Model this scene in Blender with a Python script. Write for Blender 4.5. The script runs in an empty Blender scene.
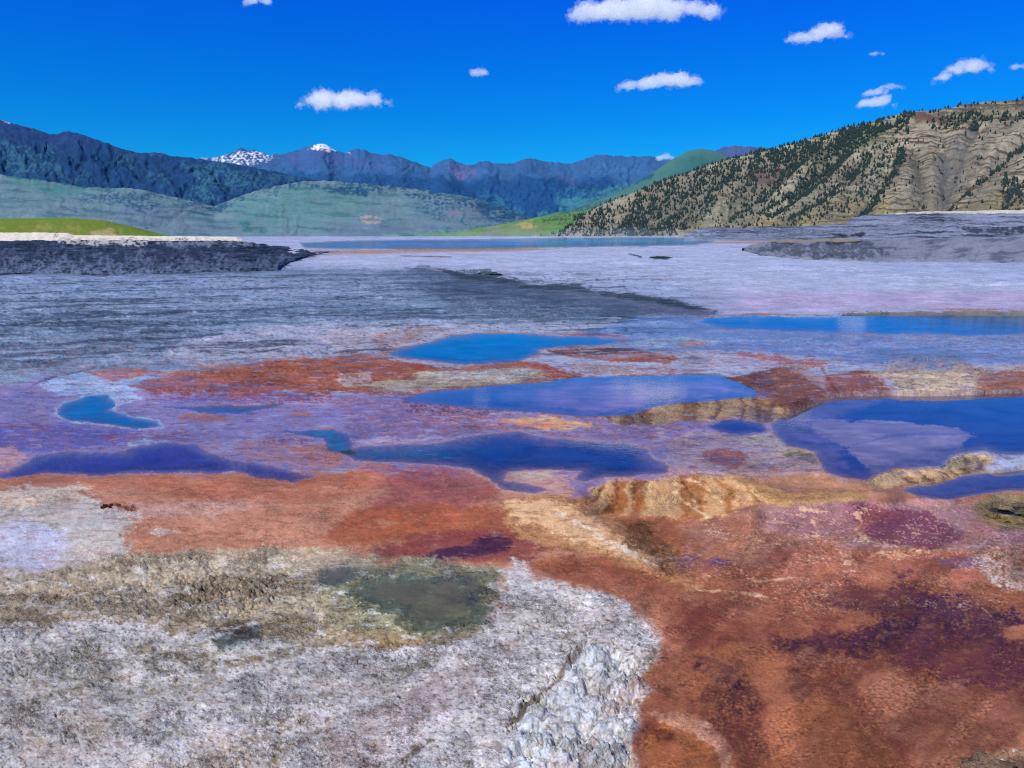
import bpy, math, random
import numpy as np
from mathutils import Vector, Matrix

random.seed(4)
RNG = np.random.default_rng(11)
sc = bpy.context.scene
COL = sc.collection

# ------------------------------------------------------------------ camera
CH = 4.0                       # eye height above the terrace, metres
FPX = 739.0
PITCH = math.atan((384 - 232) / FPX)
CT, ST = math.cos(PITCH), math.sin(PITCH)
HY = 232.0
cam = bpy.data.cameras.new('camera')
cam.sensor_width = 36.0
cam.lens = 36.0 * FPX / 1024.0
cam.clip_start = 0.05
cam.clip_end = 90000
cam_o = bpy.data.objects.new('camera', cam)
cam_o.location = (0, 0, CH)
cam_o.rotation_euler = (math.pi / 2 - PITCH, 0, 0)
COL.objects.link(cam_o)
sc.camera = cam_o


def sight(px, py):
    """bearing of a photo point as direction with unit forward (Y) component"""
    xc = (px - 512.0) / FPX
    yc = -(py - 384.0) / FPX
    dy = CT + yc * ST
    dz = -ST + yc * CT
    return xc / dy, dz / dy


# ------------------------------------------------------------------ light
SUN_EL, SUN_AZ = math.radians(50), math.radians(222)
w = bpy.data.worlds.new('World')
sc.world = w
w.use_nodes = True
nt = w.node_tree
nt.nodes.clear()
N = nt.nodes.new
sky = N('ShaderNodeTexSky')
sky.sky_type = 'NISHITA'
sky.sun_disc = False
sky.sun_elevation = SUN_EL
sky.sun_rotation = SUN_AZ
sky.altitude = 2000
sky.dust_density = 0.3
sky.ozone_density = 3.0
tc = N('ShaderNodeTexCoord')
sep = N('ShaderNodeSeparateXYZ')
nt.links.new(tc.outputs['Generated'], sep.inputs[0])
ramp = N('ShaderNodeValToRGB')
er = ramp.color_ramp
er.elements[0].position = 0.0
er.elements[0].color = (0.02, 0.35, 0.53, 1)
er.elements[1].position = 1.0
er.elements[1].color = (0.26, 0.34, 0.55, 1)
for p, c in ((0.07, (0.014, 0.335, 0.57, 1)), (0.14, (0.006, 0.305, 0.66, 1)), (0.20, (0.004, 0.285, 0.76, 1)), (0.30, (0.003, 0.235, 0.97, 1)), (0.5, (0.10, 0.27, 0.75, 1))):
    e = er.elements.new(p)
    e.color = c
nt.links.new(sep.outputs['Z'], ramp.inputs[0])
mul = N('ShaderNodeVectorMath')
mul.operation = 'MULTIPLY'
nt.links.new(sky.outputs[0], mul.inputs[0])
nt.links.new(ramp.outputs[0], mul.inputs[1])
bg = N('ShaderNodeBackground')
bg.inputs[1].default_value = 0.2 * 0.98
sc2 = N('ShaderNodeOutputWorld')
nt.links.new(mul.outputs[0], bg.inputs[0])
nt.links.new(bg.outputs[0], sc2.inputs[0])

L = bpy.data.lights.new('sun', 'SUN')
L.energy = 3.7
L.angle = math.radians(0.6)
L.color = (1, 0.95, 0.88)
lo = bpy.data.objects.new('sun', L)
sd_ = Vector((math.sin(SUN_AZ) * math.cos(SUN_EL), math.cos(SUN_AZ) * math.cos(SUN_EL), math.sin(SUN_EL)))
lo.rotation_euler = sd_.to_track_quat('Z', 'Y').to_euler()
COL.objects.link(lo)
sc.view_settings.view_transform = 'Standard'
sc.view_settings.look = 'None'
sc.view_settings.exposure = 0
sc.cycles.volume_bounces = 2
sc.cycles.max_bounces = 6
sc.cycles.use_denoising = False
sc.cycles.filter_width = 1.15

ILL = np.array([0.88, 0.92, 1.14])      # what a white level surface receives here


def lin(c):
    c = np.asarray(c, float) / 255.0
    return np.where(c <= 0.04045, c / 12.92, ((c + 0.055) / 1.055) ** 2.4)


def alb(c):
    return np.minimum(lin(c) / ILL, 0.9)


# ------------------------------------------------------------------ noise
_P = np.random.default_rng(5).permutation(4096)
_A = np.random.default_rng(6).random(4096) * 2 * np.pi
_GX, _GY = np.cos(_A), np.sin(_A)


def _h(ix, iy, s):
    return _P[(_P[(ix + s * 131) & 4095] + iy) & 4095]


def perlin(x, y, s=0):
    x0 = np.floor(x).astype(np.int64)
    y0 = np.floor(y).astype(np.int64)
    fx, fy = x - x0, y - y0
    u = fx * fx * fx * (fx * (fx * 6 - 15) + 10)
    v = fy * fy * fy * (fy * (fy * 6 - 15) + 10)

    def g(i, j):
        k = _h(x0 + i, y0 + j, s)
        return _GX[k] * (fx - i) + _GY[k] * (fy - j)
    a = g(0, 0) + u * (g(1, 0) - g(0, 0))
    b = g(0, 1) + u * (g(1, 1) - g(0, 1))
    return (a + v * (b - a)) * 1.5


def fbm(x, y, s=0, o=4, r=0.5):
    t = np.zeros_like(x)
    a, n = 1.0, 0.0
    for i in range(o):
        t += a * perlin(x, y, s + i * 7)
        n += a
        a *= r
        x, y = x * 2.03 + 17.1, y * 2.03 + 9.7
    return t / n * 1.35


def ridged(x, y, s=0, o=4):
    t = np.zeros_like(x)
    a, n = 1.0, 0.0
    for i in range(o):
        t += a * (1 - np.abs(perlin(x, y, s + i * 7)) * 2)
        n += a
        a *= 0.5
        x, y = x * 2.03 + 3.1, y * 2.03 + 5.7
    return t / n


def cells(x, y, s=0):
    """distance to the nearest scattered point (rounded lumps)"""
    x0 = np.floor(x).astype(np.int64)
    y0 = np.floor(y).astype(np.int64)
    best = np.full(x.shape, 9.0)
    for i in (-1, 0, 1):
        for j in (-1, 0, 1):
            k = _h(x0 + i, y0 + j, s)
            cx = x0 + i + 0.5 + 0.45 * _GX[k]
            cy = y0 + j + 0.5 + 0.45 * _GY[k]
            best = np.minimum(best, (x - cx) ** 2 + (y - cy) ** 2)
    return np.sqrt(best)


def sstep(a, b, x):
    t = np.clip((x - a) / (b - a), 0, 1)
    return t * t * (3 - 2 * t)


# ------------------------------------------------------------------ painting land with its minerals
class Land:
    """A patch of land: every vertex knows its bearing (px, py); colours and relief are laid in plan over it."""

    def __init__(s, px, py, far=False, ys=None):
        s.px, s.py = px.ravel().astype(float), py.ravel().astype(float)
        s.ys = ys or (1.5 if far else 2.2)
        if far:
            s.u, s.v = s.px, s.py * 1.6
        else:
            s.u, s.v = s.px, 739 * np.log(np.maximum(s.py, 233.5) - HY)
        n = s.px.size
        s.c = np.zeros((n, 3))
        s.f = {}
        s.w1 = fbm(s.u / 38, s.v / 60, 1, 4, .6)
        s.w2 = fbm(s.u / 9, s.v / 12, 2, 4, .6)
        s.w3 = fbm(s.u / 3.2, s.v / 3.6, 3, 3, .6)

    def field(s, name, v=0.0):
        s.f[name] = np.full(s.px.size, float(v))

    def sd(s, pts, pad):
        P = np.asarray(pts, float)
        m = np.nonzero((s.px > P[:, 0].min() - pad) & (s.px < P[:, 0].max() + pad) & (s.py > P[:, 1].min() - pad / s.ys) & (s.py < P[:, 1].max() + pad / s.ys))[0]
        x, y = s.px[m], s.py[m] * s.ys
        Q = P * [1, s.ys]
        d = np.full(m.size, 1e9)
        ins = np.zeros(m.size, bool)
        for i in range(len(Q)):
            a, b = Q[i - 1], Q[i]
            e = b - a
            L2 = (e ** 2).sum() + 1e-9
            t = np.clip(((x - a[0]) * e[0] + (y - a[1]) * e[1]) / L2, 0, 1)
            d = np.minimum(d, (x - a[0] - t * e[0]) ** 2 + (y - a[1] - t * e[1]) ** 2)
            c = ((a[1] > y) != (b[1] > y))
            if c.any() and abs(e[1]) > 1e-9:
                ins ^= c & (x < (y - a[1]) * e[0] / e[1] + a[0])
        d = np.sqrt(d)
        return m, np.where(ins, d, -d)

    def line(s, pts, pad):
        P = np.asarray(pts, float)
        m = np.nonzero((s.px > P[:, 0].min() - pad) & (s.px < P[:, 0].max() + pad) & (s.py > P[:, 1].min() - pad / s.ys) & (s.py < P[:, 1].max() + pad / s.ys))[0]
        x, y = s.px[m], s.py[m] * s.ys
        Q = P * [1, s.ys]
        d = np.full(m.size, 1e9)
        for i in range(1, len(Q)):
            a, b = Q[i - 1], Q[i]
            e = b - a
            t = np.clip(((x - a[0]) * e[0] + (y - a[1]) * e[1]) / ((e ** 2).sum() + 1e-9), 0, 1)
            d = np.minimum(d, (x - a[0] - t * e[0]) ** 2 + (y - a[1] - t * e[1]) ** 2)
        return m, -np.sqrt(d)

    def alpha(s, m, sd, soft, warp, a, tex, fine):
        q = sd + warp * (s.w1[m] * 2.0 + s.w2[m] * 1.3 + s.w3[m] * 0.8)
        k = sstep(-soft, soft, q)
        if tex < 1:
            n = 0.5 + 0.75 * (s.w2[m] * (1 - fine) + s.w3[m] * fine) * 1.3
            k = k * sstep(1 - tex - .16, 1 - tex + .16, n)
        return k * a

    def poly(s, col, pts, soft=5, warp=7, a=1.0, tex=1.0, fine=.5, **fld):
        m, d = s.sd(pts, soft + warp * 2 + 2)
        k = s.alpha(m, d, soft, warp, a, tex, fine)
        if col is not None:
            s.c[m] += (alb(col) - s.c[m]) * k[:, None]
        kh = sstep(-soft - 2, soft + 2, d + warp * s.w1[m])
        for n, v in fld.items():
            s.f[n][m] += (v - s.f[n][m]) * (kh if n == 'h' else k)

    def stroke(s, col, pts, width=2, soft=1.5, warp=3, a=1.0, tex=1.0, fine=.5, **fld):
        m, d = s.line(pts, width + soft + warp * 2 + 2)
        k = s.alpha(m, d + width, soft, warp, a, tex, fine)
        if col is not None:
            s.c[m] += (alb(col) - s.c[m]) * k[:, None]
        for n, v in fld.items():
            s.f[n][m] += (v - s.f[n][m]) * k


def link(o, kind=None, label=None, cat=None, group=None):
    COL.objects.link(o)
    if kind:
        o['kind'] = kind
    if label:
        o['label'] = label
    if cat:
        o['category'] = cat
    if group:
        o['group'] = group
    return o


def np_mesh(name, V, F, smooth=True):
    me = bpy.data.meshes.new(name)
    V = np.ascontiguousarray(V, dtype=np.float32)
    F = np.ascontiguousarray(F, dtype=np.int32)
    k = F.shape[1]
    me.vertices.add(len(V))
    me.vertices.foreach_set('co', V.ravel())
    me.loops.add(F.size)
    me.loops.foreach_set('vertex_index', F.ravel())
    me.polygons.add(len(F))
    me.polygons.foreach_set('loop_start', np.arange(0, F.size, k, dtype=np.int32))
    me.polygons.foreach_set('loop_total', np.full(len(F), k, dtype=np.int32))
    me.update(calc_edges=True)
    if smooth:
        me.polygons.foreach_set('use_smooth', np.ones(len(F), bool))
    return me


def grid_faces(R, C, flip=False):
    i = (np.arange(R - 1)[:, None] * C + np.arange(C - 1)[None, :]).ravel()
    return np.stack([i, i + 1, i + C + 1, i + C] if flip else [i, i + C, i + C + 1, i + 1], 1)


def attr(me, name, a):
    if a.ndim == 2:
        at = me.attributes.new(name, 'FLOAT_COLOR', 'POINT')
        q = np.ones((len(a), 4), np.float32)
        q[:, :3] = a
        at.data.foreach_set('color', q.ravel())
    else:
        at = me.attributes.new(name, 'FLOAT', 'POINT')
        at.data.foreach_set('value', a.astype(np.float32))


# ------------------------------------------------------------------ materials
class Mt:
    def __init__(s, name):
        s.m = bpy.data.materials.new(name)
        s.m.use_nodes = True
        s.t = s.m.node_tree
        s.t.nodes.clear()

    def n(s, typ, ins=None, **kw):
        nd = s.t.nodes.new(typ)
        for k, v in kw.items():
            setattr(nd, k, v)
        for k, v in (ins or {}).items():
            s.put(nd.inputs[k], v)
        return nd

    def put(s, sock, v):
        if isinstance(v, bpy.types.NodeSocket):
            s.t.links.new(v, sock)
        elif hasattr(v, 'outputs'):
            s.t.links.new(v.outputs[0], sock)
        else:
            sock.default_value = v

    def math(s, op, a, b=0.0, c=0.0, clamp=False):
        nd = s.t.nodes.new('ShaderNodeMath')
        nd.operation = op
        nd.use_clamp = clamp
        s.put(nd.inputs[0], a)
        s.put(nd.inputs[1], b)
        s.put(nd.inputs[2], c)
        return nd.outputs[0]

    def attr(s, name):
        return s.n('ShaderNodeAttribute', attribute_name=name, attribute_type='GEOMETRY')

    def noise(s, vec, scale, detail=8, rough=.6, dist=0.0):
        nd = s.n('ShaderNodeTexNoise', {'Scale': scale, 'Detail': detail, 'Roughness': rough, 'Distortion': dist})
        s.put(nd.inputs['Vector'], vec)
        return nd.outputs[0]

    def mix(s, a, b, f, mode='MIX'):
        nd = s.t.nodes.new('ShaderNodeMix')
        nd.data_type = 'RGBA'
        nd.blend_type = mode
        s.put(nd.inputs[0], f)
        s.put(nd.inputs[6], a)
        s.put(nd.inputs[7], b)
        return nd.outputs[2]

    def maprange(s, v, a, b, c, d):
        return s.n('ShaderNodeMapRange', {'Value': v, 'From Min': a, 'From Max': b, 'To Min': c, 'To Max': d}).outputs[0]


def travertine():
    M = Mt('travertine')
    pos = M.n('ShaderNodeNewGeometry').outputs['Position']
    col = M.attr('Col').outputs['Color']
    rough = M.attr('crust').outputs['Fac']
    wet = M.attr('wet').outputs['Fac']
    n1 = M.noise(pos, 0.7, 12, .72)
    n2 = M.noise(pos, 9.0, 8, .7, .3)
    n3 = M.noise(pos, 42.0, 6, .7, .2)
    # mineral mottling, multiplied onto the deposit colour
    k = M.math('ADD', M.math('MULTIPLY', M.math('SUBTRACT', n1, .5), M.maprange(rough, .1, .7, 1.1, 1.8)), 1.03)
    amp = M.maprange(rough, 0, 1, .45, 1.4)
    k2 = M.math('ADD', M.math('MULTIPLY', M.math('MULTIPLY', M.math('SUBTRACT', n2, .5), amp), 1.7), 1.0)
    k3 = M.math('ADD', M.math('MULTIPLY', M.math('MULTIPLY', M.math('SUBTRACT', n3, .5), amp), 2.0), 1.03)
    kk = M.math('MULTIPLY', M.math('MULTIPLY', k, k2), k3)
    cm = M.n('ShaderNodeCombineXYZ', {0: kk, 1: kk, 2: kk}).outputs[0]
    mulc = M.n('ShaderNodeVectorMath', {0: col, 1: cm}, operation='MULTIPLY').outputs[0]
    # dark pits in crusty ground
    pit = M.maprange(M.noise(pos, 24.0, 6, .75, .6), .34, .46, 1.0, 0.0)
    pit = M.math('MULTIPLY', M.math('MULTIPLY', pit, rough), .55, clamp=True)
    c2 = M.mix(mulc, (0.02, 0.017, 0.014, 1), pit)
    hgt = M.math('ADD', M.math('MULTIPLY', n1, .35), M.math('ADD', M.math('MULTIPLY', n2, .05), M.math('MULTIPLY', n3, .014)))
    bmp = M.n('ShaderNodeBump', {'Strength': M.maprange(rough, 0, 1, .25, 1.0), 'Distance': 1.0, 'Height': hgt})
    rg = M.maprange(wet, 0, 1, .85, .12)
    p = M.n('ShaderNodeBsdfPrincipled', {'Base Color': c2, 'Roughness': rg, 'Specular IOR Level': M.maprange(wet, 0, 1, .15, .6), 'Normal': bmp.outputs[0]})
    # thin film of run-off water: level-ish ripples carry the gloss
    rip = M.n('ShaderNodeBump', {'Strength': .12, 'Distance': .02, 'Height': M.noise(pos, 14, 3, .6)})
    gl = M.n('ShaderNodeBsdfGlossy', {'Color': (1, 1, 1, 1), 'Roughness': .16, 'Normal': rip.outputs[0]})
    fr = M.n('ShaderNodeFresnel', {'IOR': 1.33, 'Normal': rip.outputs[0]})
    patch = M.maprange(M.noise(pos, 1.6, 6, .65), .38, .58, 0.1, 1.0)
    f = M.math('MULTIPLY', M.math('MULTIPLY', fr.outputs[0], wet), patch, clamp=True)
    ms = M.n('ShaderNodeMixShader', {0: f, 1: p.outputs[0], 2: gl.outputs[0]})
    M.n('ShaderNodeOutputMaterial', {'Surface': ms.outputs[0]})
    return M.m


def pool_water(refl=1.0):
    M = Mt('pool_water')
    pos = M.n('ShaderNodeNewGeometry').outputs['Position']
    col = M.attr('Col').outputs['Color']
    dep = M.attr('depth').outputs['Fac']
    rip = M.n('ShaderNodeBump', {'Strength': .07, 'Distance': .015, 'Height': M.noise(pos, 7, 5, .6, .4)})
    k = M.maprange(M.noise(pos, .9, 7, .62, .5), .3, .7, .5, 1.3)
    cm = M.n('ShaderNodeCombineXYZ', {0: k, 1: k, 2: k}).outputs[0]
    c = M.n('ShaderNodeVectorMath', {0: col, 1: cm}, operation='MULTIPLY').outputs[0]
    body = M.n('ShaderNodeBsdfDiffuse', {'Color': c})
    tr = M.n('ShaderNodeBsdfTransparent', {'Color': (.8, .9, .95, 1)})
    mx = M.n('ShaderNodeMixShader', {0: dep, 1: tr.outputs[0], 2: body.outputs[0]})
    gl = M.n('ShaderNodeBsdfGlossy', {'Color': (.95, .97, 1, 1), 'Roughness': .045, 'Normal': rip.outputs[0]})
    fr = M.n('ShaderNodeFresnel', {'IOR': 1.33, 'Normal': rip.outputs[0]})
    ms = M.n('ShaderNodeMixShader', {0: M.math('MULTIPLY', fr.outputs[0], refl, clamp=True), 1: mx.outputs[0], 2: gl.outputs[0]})
    M.n('ShaderNodeOutputMaterial', {'Surface': ms.outputs[0]})
    return M.m


def slope_mat(name, scale, contrast=.8, bump=10.0, hue=0.0):
    M = Mt(name)
    pos = M.n('ShaderNodeNewGeometry').outputs['Position']
    col = M.attr('Col').outputs['Color']
    n1 = M.noise(pos, scale, 12, .7)
    n2 = M.noise(pos, scale * 9, 5, .7)
    k = M.math('ADD', M.math('MULTIPLY', M.math('SUBTRACT', n1, .5), contrast * 1.6), 1.0)
    k2 = M.math('ADD', M.math('MULTIPLY', M.math('SUBTRACT', n2, .5), contrast), 1.0)
    k = M.math('MULTIPLY', k, k2)
    cm = M.n('ShaderNodeCombineXYZ', {0: k, 1: k, 2: k}).outputs[0]
    c = M.n('ShaderNodeVectorMath', {0: col, 1: cm}, operation='MULTIPLY').outputs[0]
    b = M.n('ShaderNodeBump', {'Strength': .6, 'Distance': bump, 'Height': n1})
    p = M.n('ShaderNodeBsdfPrincipled', {'Base Color': c, 'Roughness': .9, 'Specular IOR Level': .1, 'Normal': b.outputs[0]})
    M.n('ShaderNodeOutputMaterial', {'Surface': p.outputs[0]})
    return M.m


MT_TRAV = travertine()

# ------------------------------------------------------------------ the terrace sheet
cols = np.concatenate([np.arange(-420, 0, 5.0), np.arange(0, 1024, 1.0), np.arange(1024, 1444, 5.0)])
rows = np.concatenate([np.arange(236.4, 262, 0.45), np.arange(262, 330, 0.6), np.arange(330, 480, .75), np.arange(480, 790, .9), np.arange(790, 1300, 12.0)])
R_, C_ = len(rows), len(cols)
PX, PY = np.meshgrid(cols, rows)
G = Land(PX, PY)
for k_, v_ in (('h', 0), ('rel', .5), ('lump', 0), ('crust', .2), ('wet', 0.0), ('flute', 0)):
    G.field(k_, v_)
P_, S_ = G.poly, G.stroke
BIG = 2000
# terrace levels: upper flats step down towards the viewer
t_ = sstep(740, 820, G.px)
hb = .2 * (sstep(436, 398, G.py) * (1 - t_) + sstep(392, 366, G.py) * t_)
tl_ = sstep(420, 330, G.px)
hb = hb * (1 - tl_) + tl_ * .2 * sstep(398, 368, G.py)
hb = hb - .30 * sstep(488, 585, G.py)
G.f['h'][:] = hb
# --- broad tones from far to near
G.c[:] = alb((158, 163, 203))
P_((166, 116, 98), [(-BIG, 470), (1500, 470), (1500, 1400), (-BIG, 1400)], 6, 4)
P_((150, 110, 100), [(640, 398), (790, 396), (1000, 480), (1500, 480), (1500, 530), (600, 530), (600, 480), (800, 470)], 4, 3, .6)
P_((164, 168, 208), [(250, 246), (1500, 240), (1500, 312), (600, 312), (330, 262)], 10, 8, rel=.7)
P_((170, 152, 198), [(700, 292), (860, 292), (1500, 288), (1500, 312), (840, 311), (700, 314)], 12, 5, .8)
P_((135, 148, 190), [(560, 283), (640, 280), (740, 296), (720, 316)], 8, 5, .6)
P_((150, 158, 205), [(860, 262), (1500, 258), (1500, 272), (880, 274)], 8, 5, .6)
# left grey-blue field
P_((104, 124, 163), [(-BIG, 268), (280, 268), (430, 272), (660, 312), (640, 322), (450, 330), (330, 372), (190, 372), (60, 378), (0, 392), (-BIG, 410)], 6, 6, rel=.7, crust=.3)
P_((128, 142, 186), [(-BIG, 276), (250, 274), (430, 274), (400, 288), (240, 296), (100, 292), (-BIG, 296)], 10, 10, .8, tex=.7)
P_((70, 86, 112), [(-BIG, 318), (60, 312), (180, 308), (300, 312), (230, 326), (200, 340), (120, 362), (40, 374), (-BIG, 380)], 12, 14, .6, tex=.62, rel=1.0, crust=.6)
P_((76, 92, 122), [(230, 312), (360, 306), (560, 310), (540, 322), (300, 322)], 8, 8, .8, tex=.7)
P_((132, 146, 182), [(-BIG, 300), (130, 296), (300, 300), (260, 306), (60, 312), (-BIG, 316)], 6, 8, .7, tex=.55)
P_((128, 142, 176), [(-BIG, 372), (60, 366), (170, 356), (170, 362), (60, 378), (0, 390), (-BIG, 402)], 6, 6, .8, tex=.7)
# white-lavender apron
P_((160, 158, 190), [(150, 362), (190, 340), (260, 326), (400, 322), (560, 324), (700, 328), (720, 344), (600, 352), (380, 356), (200, 368)], 7, 7, rel=.9)
P_((176, 160, 178), [(330, 330), (420, 328), (480, 334), (400, 350), (330, 352)], 6, 8, .6, tex=.6)
P_((188, 158, 158), [(320, 336), (380, 333), (400, 344), (340, 350)], 5, 8, .6, tex=.5)
P_((150, 96, 80), [(372, 338), (410, 329), (445, 330), (425, 337), (400, 346), (378, 349)], 4, 7, .8, tex=.55)
# dark tongue of old crust
TONG = [(236, 273), (300, 269), (342, 268), (425, 266), (452, 271), (482, 275), (512, 280), (529, 284), (569, 285), (589, 287), (592, 291), (626, 294), (663, 298), (700, 307), (718, 312), (716, 316), (700, 317), (622, 317), (596, 315), (542, 322), (502, 317), (452, 310), (392, 300), (342, 290), (280, 283)]
P_((62, 76, 106), [(380, 272)] + TONG[3:20] + [(470, 312), (420, 290)], 5, 5, .9, rel=.6, crust=.2)
P_((96, 112, 146), [(236, 274), (342, 270), (410, 270), (450, 280), (430, 290), (350, 286), (280, 282)], 6, 7, .75, tex=.65)
P_((116, 132, 160), [(452, 300), (520, 303), (600, 312), (540, 321), (500, 316)], 6, 6, .5, tex=.5)
P_((36, 46, 56), [(430, 266), (452, 270), (512, 279), (529, 283), (580, 284), (592, 290), (663, 297), (716, 311), (690, 309), (640, 300), (580, 292), (520, 287), (460, 278)], 2, 2.5, .8)
S_((30, 38, 50), [(600, 315), (640, 318), (715, 316)], 1.2, 1, 1.5, .9)
S_((40, 50, 68), [(342, 290), (400, 289), (470, 291), (540, 298)], 1.3, 1.5, 2, .6, tex=.6)
P_((52, 66, 84), [(462, 270), (488, 269), (503, 275), (498, 279), (475, 277)], 1.2, 1.5, .8, tex=.7)
S_((48, 60, 66), [(630, 254), (641, 257)], 1.2, 1, 1, .9)
P_((44, 62, 60), [(650, 257), (660, 255.5), (672, 257), (668, 259), (654, 259)], 1.2, 1, 1, rel=2)
S_((120, 70, 70), [(402, 256), (450, 257)], 1.0, 1, 1, .9)
P_((168, 118, 84), [(300, 250), (345, 250.5), (400, 249), (440, 247.5), (540, 248.5), (520, 251), (430, 252), (370, 254), (330, 254)], 1.6, 2, .85, tex=.8)
P_((150, 132, 110), [(400, 249), (470, 248.2), (560, 249), (500, 251)], 1.2, 1, .8)
P_((170, 125, 100), [(700, 242), (760, 241), (845, 239.5), (845, 242), (760, 243.5), (704, 243.5)], 1, 1, .8)
for a_, b_ in (((560, 262), (640, 263)), ((880, 278), (960, 276)), ((760, 268), (860, 270)), ((930, 285), (1030, 283))):
    S_((184, 190, 226), [a_, b_], 2.5, 2.5, 3, .5, tex=.6)
P_((48, 60, 86), [(-BIG, 260), (284, 257), (300, 253), (336, 250.4), (300, 260), (284, 268), (200, 274), (-BIG, 278)], 2, 4, .85, tex=.8)
# pale wet shelf between the far lagoon and the middle pools
P_((112, 130, 186), [(640, 316), (1500, 332), (1500, 372), (980, 364), (860, 364), (760, 352), (650, 352), (560, 340)], 6, 5, wet=.5, rel=.35)
P_((134, 148, 196), [(700, 338), (860, 336), (1500, 342), (1500, 354), (820, 352)], 6, 9, .8, tex=.55, wet=.5)
P_((150, 160, 172), [(620, 340), (680, 335), (720, 342), (690, 350), (640, 348)], 5, 6, .8, tex=.7)
P_((60, 110, 170), [(870, 350), (930, 348), (970, 356), (940, 366), (880, 362)], 4, 7, .8, tex=.6, wet=.7)
S_((150, 90, 72), [(770, 331), (800, 330), (842, 332), (880, 334)], 1.2, 1, 2, .8, tex=.7)
S_((160, 96, 66), [(700, 317), (760, 314), (820, 315.5), (838, 316)], 1.6, 1.2, 2, .9)
S_((150, 100, 96), [(838, 312), (900, 309.5), (1024, 309), (1500, 309)], 1.0, 1, 1.5, .8, tex=.8)
P_((165, 98, 60), [(676, 342), (694, 340), (706, 344), (690, 347), (676, 346)], 2, 3, .9)
P_((150, 100, 84), [(600, 352), (700, 350), (840, 360), (800, 368), (690, 366)], 4, 7, .55, tex=.5)
# middle wet flats (brown mats; mirrored sky blue is mixed into the violet-mauve colour)
P_((134, 118, 172), [(-BIG, 396), (0, 386), (60, 376), (160, 376), (340, 392), (560, 384), (760, 390), (800, 440), (700, 480), (560, 500), (360, 470), (200, 476), (-BIG, 480)], 5, 6, wet=.45, rel=.4, crust=.1)
P_((150, 168, 212), [(40, 386), (60, 376), (110, 370), (160, 378), (152, 392), (120, 402), (60, 396)], 5, 7, tex=.85, wet=.5)
P_((170, 176, 214), [(70, 382), (140, 380), (120, 396)], 4, 7, .7, tex=.6)
P_((92, 76, 156), [(-BIG, 424), (60, 424), (130, 430), (180, 438), (120, 446), (40, 452), (-BIG, 462)], 5, 8, .85, tex=.8, wet=.6)
P_((120, 80, 116), [(-BIG, 430), (80, 434), (180, 432), (250, 440), (190, 450), (60, 446), (-BIG, 446)], 4, 8, .6, tex=.5)
P_((126, 62, 62), [(0, 424), (50, 424), (46, 430), (10, 430)], 2, 4, .8, tex=.6)
P_((120, 62, 60), [(90, 434), (190, 432), (180, 440), (110, 442)], 2, 5, .7, tex=.5)
P_((190, 140, 130), [(-BIG, 446), (10, 448), (28, 456), (8, 470), (-BIG, 474)], 4, 6, .8)
P_((150, 172, 215), [(128, 443), (150, 438), (170, 440), (160, 448), (135, 449)], 3, 4, .8)
P_((70, 60, 150), [(200, 395), (300, 388), (340, 392), (300, 400), (220, 404), (150, 400)], 4, 6, .7, tex=.7)
P_((130, 60, 66), [(130, 386), (230, 392), (340, 394), (330, 400), (220, 400), (150, 394)], 3, 7, .85, tex=.5)
P_((116, 72, 104), [(340, 396), (420, 402), (480, 411), (560, 416), (700, 420), (700, 436), (600, 440), (540, 432), (440, 436), (350, 444)], 5, 8, .7, tex=.55)
P_((92, 50, 62), [(400, 400), (440, 404), (500, 411), (470, 420), (410, 412)], 3, 6, .8, tex=.5)
P_((196, 146, 104), [(505, 420), (540, 416), (590, 423), (592, 428), (540, 430)], 3, 4, .9)
P_((205, 112, 62), [(515, 423), (545, 423), (560, 428), (525, 427)], 1.5, 2, .8)
P_((160, 96, 62), [(176, 416), (200, 413), (220, 415), (236, 419), (210, 422), (182, 420)], 2, 3, .95)
P_((160, 100, 70), [(288, 413), (300, 411), (313, 414), (302, 418), (290, 418)], 2, 3, .9)
P_((152, 128, 168), [(200, 438), (290, 432), (320, 436), (290, 452), (300, 470), (200, 466), (210, 450)], 5, 8, .7, tex=.7)
P_((112, 52, 56), [(255, 440), (300, 437), (320, 441), (300, 445), (262, 444)], 2, 5, .85, tex=.55)
P_((178, 104, 74), [(288, 447), (320, 442), (339, 452), (342, 466), (310, 462)], 3, 5, .9, crust=.5)
P_((188, 160, 180), [(350, 440), (400, 438), (440, 437), (400, 445), (360, 446)], 3, 5, .6, tex=.7)
# orange bacterial banks
P_((158, 84, 60), [(126, 384), (200, 372), (284, 360), (342, 354), (385, 357), (422, 364), (459, 368), (482, 364), (536, 361), (562, 370), (584, 377), (556, 381), (509, 387), (425, 393), (342, 394), (234, 393), (134, 391)], 3, 5, h=.24, crust=.5, rel=.7)
P_((128, 62, 52), [(130, 388), (234, 388), (342, 392), (425, 390), (400, 394), (234, 396), (140, 394)], 3, 6, .8, tex=.6)
P_((164, 150, 136), [(430, 372), (480, 366), (530, 365), (556, 378), (509, 386), (430, 390), (390, 391), (350, 386), (390, 380)], 5, 6, .9)
P_((180, 176, 190), [(430, 372), (500, 367), (540, 371), (520, 380), (440, 380)], 5, 7, .7, tex=.6)
P_((178, 160, 170), [(342, 374), (370, 371), (372, 382), (344, 384)], 4, 6, .7, tex=.7)
P_((150, 66, 40), [(385, 357), (422, 365), (459, 369), (482, 366), (536, 361), (560, 370), (580, 377), (556, 374), (530, 367), (470, 370), (420, 370)], 2, 3, .8, tex=.8)
P_((152, 78, 54), [(542, 350), (576, 346), (626, 347), (656, 354), (679, 359), (663, 362), (609, 361), (569, 357)], 2, 3, h=.26, crust=.5, rel=.8)
P_((160, 84, 62), [(522, 332.5), (625, 333), (622, 337), (590, 336.5), (540, 334)], 1.5, 2, .9)
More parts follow.
